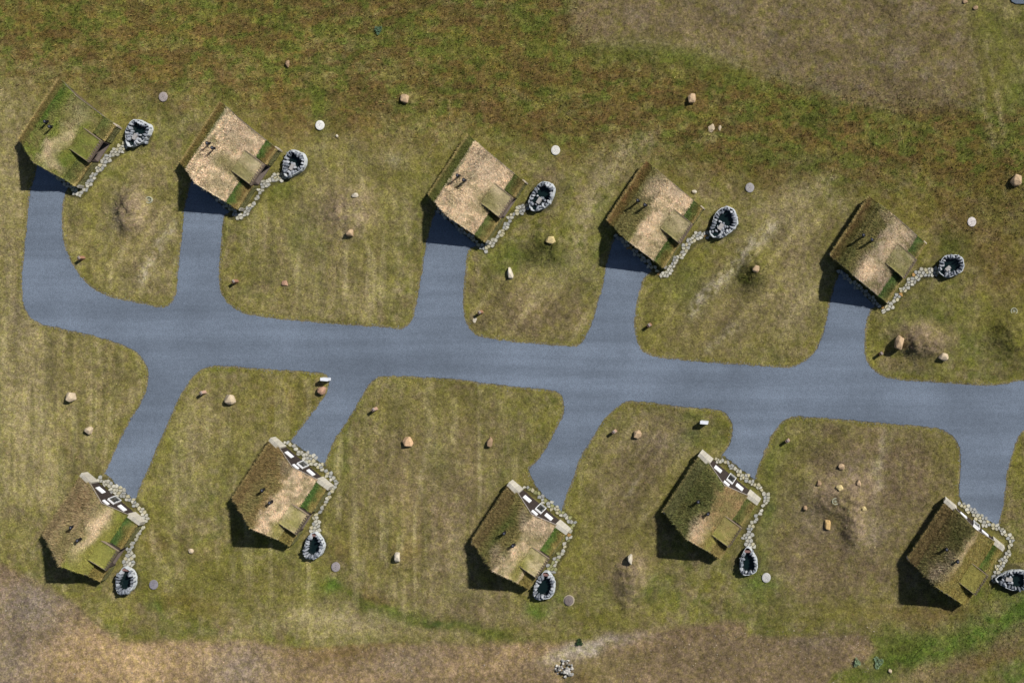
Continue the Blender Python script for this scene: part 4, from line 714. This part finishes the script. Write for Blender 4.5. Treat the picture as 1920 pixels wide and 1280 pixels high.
# ------------------------------------------------------------------ stone hot tubs
TLAB = ['grey stone hot tub of the far left upper cottage, rock spur on its right','grey stone hot tub of the second upper cottage from the left','grey stone hot tub of the middle upper cottage','largest grey stone hot tub, beside the fourth upper cottage',
 'rounded grey stone hot tub of the far right upper cottage','narrow stone hot tub below the far left lower cottage','stone hot tub below the second lower cottage from the left','stone hot tub with open green water below the middle lower cottage','oval stone hot tub ringed with round stones below the fourth lower cottage','long stone hot tub cut by the right edge of the picture']
GRS = [(150,154,160),(128,133,140),(168,171,175),(110,115,122)]
for ti, (c, a, b_, an, ws, fl) in enumerate(TUBS):
    rr = random.Random(ti + 5); root = empty('hot_tub', (wx(c[0]), wy(c[1]), 0), TLAB[ti], 'hot tub', 'stone hot tubs beside the cottages')
    A, B = a / S, b_ / S; ph = -math.radians(an); ex, ey = math.cos(ph), math.sin(ph)
    def lp(s_, t_, z): return (s_ * ex - t_ * ey, s_ * ey + t_ * ex, z)
    hp_ = [rr.uniform(0, 6.28) for _ in range(3)]
    def sup(th, k):                                      # egg outline, blunt at the entrance end
        k = k * (1 + .05 * math.sin(2 * th + hp_[0]) + .045 * math.sin(3 * th + hp_[1]) + .03 * math.sin(5 * th + hp_[2]))
        x = math.cos(th); y = math.sin(th); return (A * k * x, B * k * y * (1 + .2 * x))
    n = 40; mb = MB(); Z = .68; V = []; 
    wob = [1 + rr.uniform(-.02, .03) for _ in range(n)]
    for k, z in ((1.0, -.1), (.985, Z), (.93, Z + .01), (.90, .05)):
        for i in range(n): x, y = sup(2 * math.pi * i / n, k * wob[i]); V.append(lp(x, y, z))
    F = [(r * n + i, r * n + (i + 1) % n, (r + 1) * n + (i + 1) % n, (r + 1) * n + i) for r in range(3) for i in range(n)]
    rim = meshobj('rim', V, F, M['stone'], root, cols=np.tile(lin((196,200,202)), (len(V), 1)), recalc=False)
    bm = bmesh.new(); bm.from_mesh(rim.data); bmesh.ops.recalc_face_normals(bm, faces=bm.faces); bm.to_mesh(rim.data); bm.free()
    V = [lp(*sup(2 * math.pi * i / n, .91), .22) for i in range(n)]; V = [(p[0], p[1], .2) for p in V]
    wt = meshobj('water', V, [tuple(range(n))], M['water'], root, recalc=False)
    ns = int(2 * math.pi * (A + B) / 2 / .40)
    for i in range(ns):
        th = 2 * math.pi * (i + rr.uniform(-.15, .15)) / ns; west = max(0, -math.cos(th + ph - 3.9) * -1); x, y = sup(th, rr.uniform(.76, .86)); r1 = rr.uniform(.15, .22); r2 = rr.uniform(.18, .4); zt = rr.uniform(.25, .6)
        if math.cos(th) < -.9: continue
        V, F = rock_mesh(r2, r1, zt, math.atan2(math.sin(th) * B, math.cos(th) * A) + rr.uniform(-.3, .3), ti * 60 + i, None, 6, 1)
        g_ = lin(rr.choice(GRS)) * rr.uniform(.9, 1.1); q = lp(x, y, 0); r_ = ph
        V = [(p[0] * ex - p[1] * ey + q[0], p[0] * ey + p[1] * ex + q[1], p[2] + .52) for p in V]
        meshobj('stone', V, F, M['rock'], root, cols=np.tile(g_, (len(V), 1)), recalc=True)
    if fl:                                               # stepped stones filling the entrance end
        for i in range(13):
            s_ = rr.uniform(-.62, .0) * A; t_ = rr.uniform(-.6, .6) * B; s1 = rr.uniform(.13, .28); s2 = rr.uniform(.1, .2)
            V, F = rock_mesh(s1, s2, rr.uniform(.2, .35), rr.uniform(0, 3), ti * 60 + 40 + i, None, 7, 1); q = lp(s_, t_, 0); g_ = lin(rr.choice(GRS)) * rr.uniform(.9, 1.15)
            meshobj('seat_stone', [(p[0] + q[0], p[1] + q[1], p[2] + rr.choice([.2, .3])) for p in [(v[0], v[1], v[2]) for v in V]] if False else [(v[0] + q[0], v[1] + q[1], v[2] + .25) for v in V], F, M['rock'], root, cols=np.tile(g_, (len(V), 1)), recalc=True)
        mb = MB(); s0, s1, t1 = -.45 * A, -.05 * A, .16 * B
        V = [lp(s0, -t1, .2), lp(s1, -t1, .2), lp(s1, t1, .2), lp(s0, t1, .2), lp(s0, -t1, .62), lp(s1, -t1, .62), lp(s1, t1, .62), lp(s0, t1, .62)]
        mb.add(V, [(0, 1, 2, 3), (4, 5, 6, 7), (0, 1, 5, 4), (1, 2, 6, 5), (2, 3, 7, 6), (3, 0, 4, 7)], lin((168,164,160))); mb.build('bench', M['stone'], root)
        if ti == 0:
            for i in range(5):
                q = (wx(278 - i * .6) - wx(c[0]), wy(248 + i * 5) - wy(c[1])); V, F = rock_mesh(.22, .2, .35, i, 880 + i, None, 5, 1)
                meshobj('stone', [(v[0] + q[0], v[1] + q[1], v[2] + .2) for v in V], F, M['rock'], root, cols=np.tile(lin(GRS[i % 4]), (len(V), 1)), recalc=True)
    else:
        mb = MB(); sgn = -1 if an > 0 else -1; s0, s1, t1 = -.86 * A, -.7 * A, .36 * B
        V = [lp(s0, -t1, .1), lp(s1, -t1, .1), lp(s1, t1, .1), lp(s0, t1, .1), lp(s0, -t1, .6), lp(s1, -t1, .6), lp(s1, t1, .6), lp(s0, t1, .6)]
        mb.add(V, [(0, 1, 2, 3), (4, 5, 6, 7), (0, 1, 5, 4), (1, 2, 6, 5), (2, 3, 7, 6), (3, 0, 4, 7)], lin((134,104,98))); mb.build('step', M['timber'], root)

# ------------------------------------------------------------------ round covers
LID = [(307,182,(158,148,144),'weathered grey concrete cover upper right of the far left upper cottage'),(600,235,(228,226,218),'bright white concrete cover next to a bright green grass patch'),(1042,282,(214,212,202),'white concrete cover with small holes among reddish grass'),
(1406,352,(160,156,154),'grey concrete cover upper right of the fourth upper cottage'),(1822,416,(210,202,196),'pinkish white concrete cover at the right above the last upper hot tub'),(289,1095,(134,130,136),'dark grey concrete cover beside the narrow hot tub at lower left'),
(630,1062,(150,142,142),'purplish grey concrete cover below the second lower cottage'),(1067,1125,(122,112,108),'brown-grey concrete cover with a pale dirt collar'),(1437,1082,(186,184,180),'light grey concrete cover with coiled marks on bright green grass')]
for px, py, col, lab in LID:
    cc = lin(col); root = empty('manhole_cover', (wx(px), wy(py), gz(px, py)), lab, 'manhole cover', 'round concrete covers in the meadow')
    if py == 1125:
        mb = MB(); mb.cyl(0, 0, -.3, .03, .68, .64, n=30, col=lin((172,160,140))); o = mb.build('dirt_collar', M['concrete'], root)
    def el_(x, y, z): return (x * .96, y * 1.07, z)
    mb = MB(); mb.cyl(0, 0, -.3, .12, .54, .53, n=36, col=cc * .9); mb.cyl(0, 0, .12, .15, .53, .50, n=36, col=cc); mb.build('concrete_ring', M['concrete'], root, el_)
    mb = MB(); mb.cyl(0, 0, .14, .17, .40, .39, n=32, col=cc * 1.04); mb.build('lid', M['concrete'], root, el_)
    rr = random.Random(int(px)); mb = MB()
    for q in range(4): an = q * 1.57 + rr.random(); mb.cyl(.2 * math.cos(an), .2 * math.sin(an), .165, .178, .035, n=8, col=cc * .35)
    mb.cyl(0, 0, .165, .18, .05, n=8, col=cc * .35); mb.build('lifting_hole', M['metal'], root, el_)
for px, py, lab in ((280,375,'small pale slotted drain ring between the two left upper cottages'),(1567,937,'small dark drain ring on the bare hump among rocks'),(1901,583,'small pale drain ring near the right edge')):
    cc = lin((176,176,150)); root = empty('drain_ring', (wx(px), wy(py), gz(px, py)), lab, 'drain cover', 'small drain rings in the grass')
    n = 28; V = []
    for r, z in ((.40, -.1), (.40, .1), (.31, .1), (.31, -.1)): V += [(r * math.cos(2*math.pi*i/n), r * math.sin(2*math.pi*i/n), z) for i in range(n)]
    F = [(k * n + i, k * n + (i + 1) % n, ((k + 1) % 4) * n + (i + 1) % n, ((k + 1) % 4) * n + i) for k in range(4) for i in range(n)]
    meshobj('ring', V, F, M['concrete'], root, cols=np.tile(cc, (len(V), 1)), recalc=True)
    mb = MB(); mb.cyl(0, 0, -.1, .06, .15, n=14, col=cc * .7)
    for q in range(6): an = q * math.pi / 3; x, y = .22 * math.cos(an), .22 * math.sin(an); mb.cyl(x, y, -.1, .05, .04, n=6, col=cc * .8)
    mb.build('grate', M['concrete'], root)

# ------------------------------------------------------------------ marker posts and signs at the driveways
POST = [(147,484,'stumpy brown post at the bend of the far left driveway'),(437,528,'stumpy brown post right of the second upper driveway'),(898,586,'stumpy brown post right of the middle upper driveway, by a flat pale stone'),(1216,610,'stumpy brown post right of the fourth upper driveway'),
(1652,663,'stumpy brown post right of the far right upper driveway, left of the bare mound'),(376,737,'stumpy pinkish post right of the far left lower driveway'),(700,768,'stumpy pale post right of the second lower driveway'),(1150,810,'stumpy pinkish post right of the middle lower driveway'),(1476,827,'stumpy pale post right of the fourth lower driveway')]
for i, (px, py, lab) in enumerate(POST):
    gp = ground_pt((px, py), .9); z = gz(*gp); root = empty('marker_post', (wx(gp[0]), wy(gp[1]), z), lab, 'post', 'marker posts at the driveway mouths')
    cc = lin((150,114,92) if i < 5 else (176,146,128)); mb = MB(); ca, sa = math.cos(.6), math.sin(.6); rt = lambda x, y, z: (x * ca - y * sa, x * sa + y * ca, z)
    V = [(-.24,-.19,-.2),(.24,-.19,-.2),(.24,.19,-.2),(-.24,.19,-.2),(-.2,-.17,.8),(.2,-.17,.95),(.2,.17,.95),(-.2,.17,.8)]
    mb.add(V, [(0,1,2,3),(4,5,6,7),(0,1,5,4),(1,2,6,5),(2,3,7,6),(3,0,4,7)], cc); bd = mb.build('post', M['timber'], root, rt)
    mb = MB(); V = [(.0,-.18,.885),(.22,-.18,.965),(.22,.18,.965),(.0,.18,.885),(.0,-.18,.94),(.22,-.18,1.02),(.22,.18,1.02),(.0,.18,.94)]
    mb.add(V, [(0,1,2,3),(4,5,6,7),(0,1,5,4),(1,2,6,5),(2,3,7,6),(3,0,4,7)], lin((200,182,168))); mb.build('cap', M['timber'], root, rt)
for px, py, lab in ((608,711,'low white sign box on the lane corner above a reddish boulder'),(1320,792,'low white sign box on the grass above the fourth lower cottage')):
    gp = ground_pt((px, py), 1.0); root = empty('sign_box', (wx(gp[0]), wy(gp[1]), 0), lab, 'sign', 'white sign boxes near the lane')
    rt = lambda x, y, z: (x * .995 + y * .05, -x * .08 + y, z)
    mb = MB(); mb.box(-.42, -.02, -.16, .16, .15, 1.05, WHITE); mb.box(.02, .42, -.16, .16, .15, 1.05, (.7, .72, .75)); mb.build('panel', M['white'], root, rt)
    mb = MB(); mb.box(-.36, -.3, -.05, .05, -.2, .15, lin((60,60,62))); mb.build('leg', M['metal'], root, rt); mb = MB(); mb.box(.3, .36, -.05, .05, -.2, .15, lin((60,60,62))); mb.build('leg', M['metal'], root, rt)
    mb = MB(); mb.box(-.44, .44, -.18, .18, 1.05, 1.09, (.78, .8, .84)); mb.build('lid', M['white'], root, rt)

# ------------------------------------------------------------------ leafy weeds
PL = [(710,57,.55,(96,122,96),'pale blue-green leafy weed alone in the upper meadow'),(1647,1240,.75,(128,150,118),'larger silvery green weed near the lower edge'),(1607,1240,.5,(128,146,112),'smaller silvery green weed left of the larger one'),(1087,1203,.45,(54,74,46),'dark green weed at the edge of the dirt')]
for i, (px, py, r, col, lab) in enumerate(PL):
    n = 260; a = RNG.uniform(0, 6.28, n); rad = np.sqrt(RNG.random(n)) * r; lob = .7 + .3 * np.sin(3 * a + i); rad = rad * lob
    P = np.stack([rad * np.cos(a) * .8, rad * np.sin(a) * 1.1, RNG.uniform(.02, .4, n) * (1 - rad / r * .6)], 1); e = RNG.uniform(.0, .8, n); a2 = a + RNG.normal(0, .7, n)
    D = np.stack([np.cos(a2) * np.cos(e), np.sin(a2) * np.cos(e), np.sin(e)], 1); C = lin(col) * RNG.normal(1, .25, (n, 1)).clip(.4, 1.8)
    V, F, c3 = blades(P, D, RNG.uniform(.1, .22, n), RNG.uniform(.07, .14, n), C)
    root = empty('weed', (wx(px), wy(py), gz(px, py)), lab, 'plant'); meshobj('leaves', V, F, M['grass'], root, cols=c3)
    mb = MB(); mb.cyl(0, 0, -.05, .3, .03, .015, n=6, col=lin((90,96,60))); mb.build('stem', M['grass'], root)
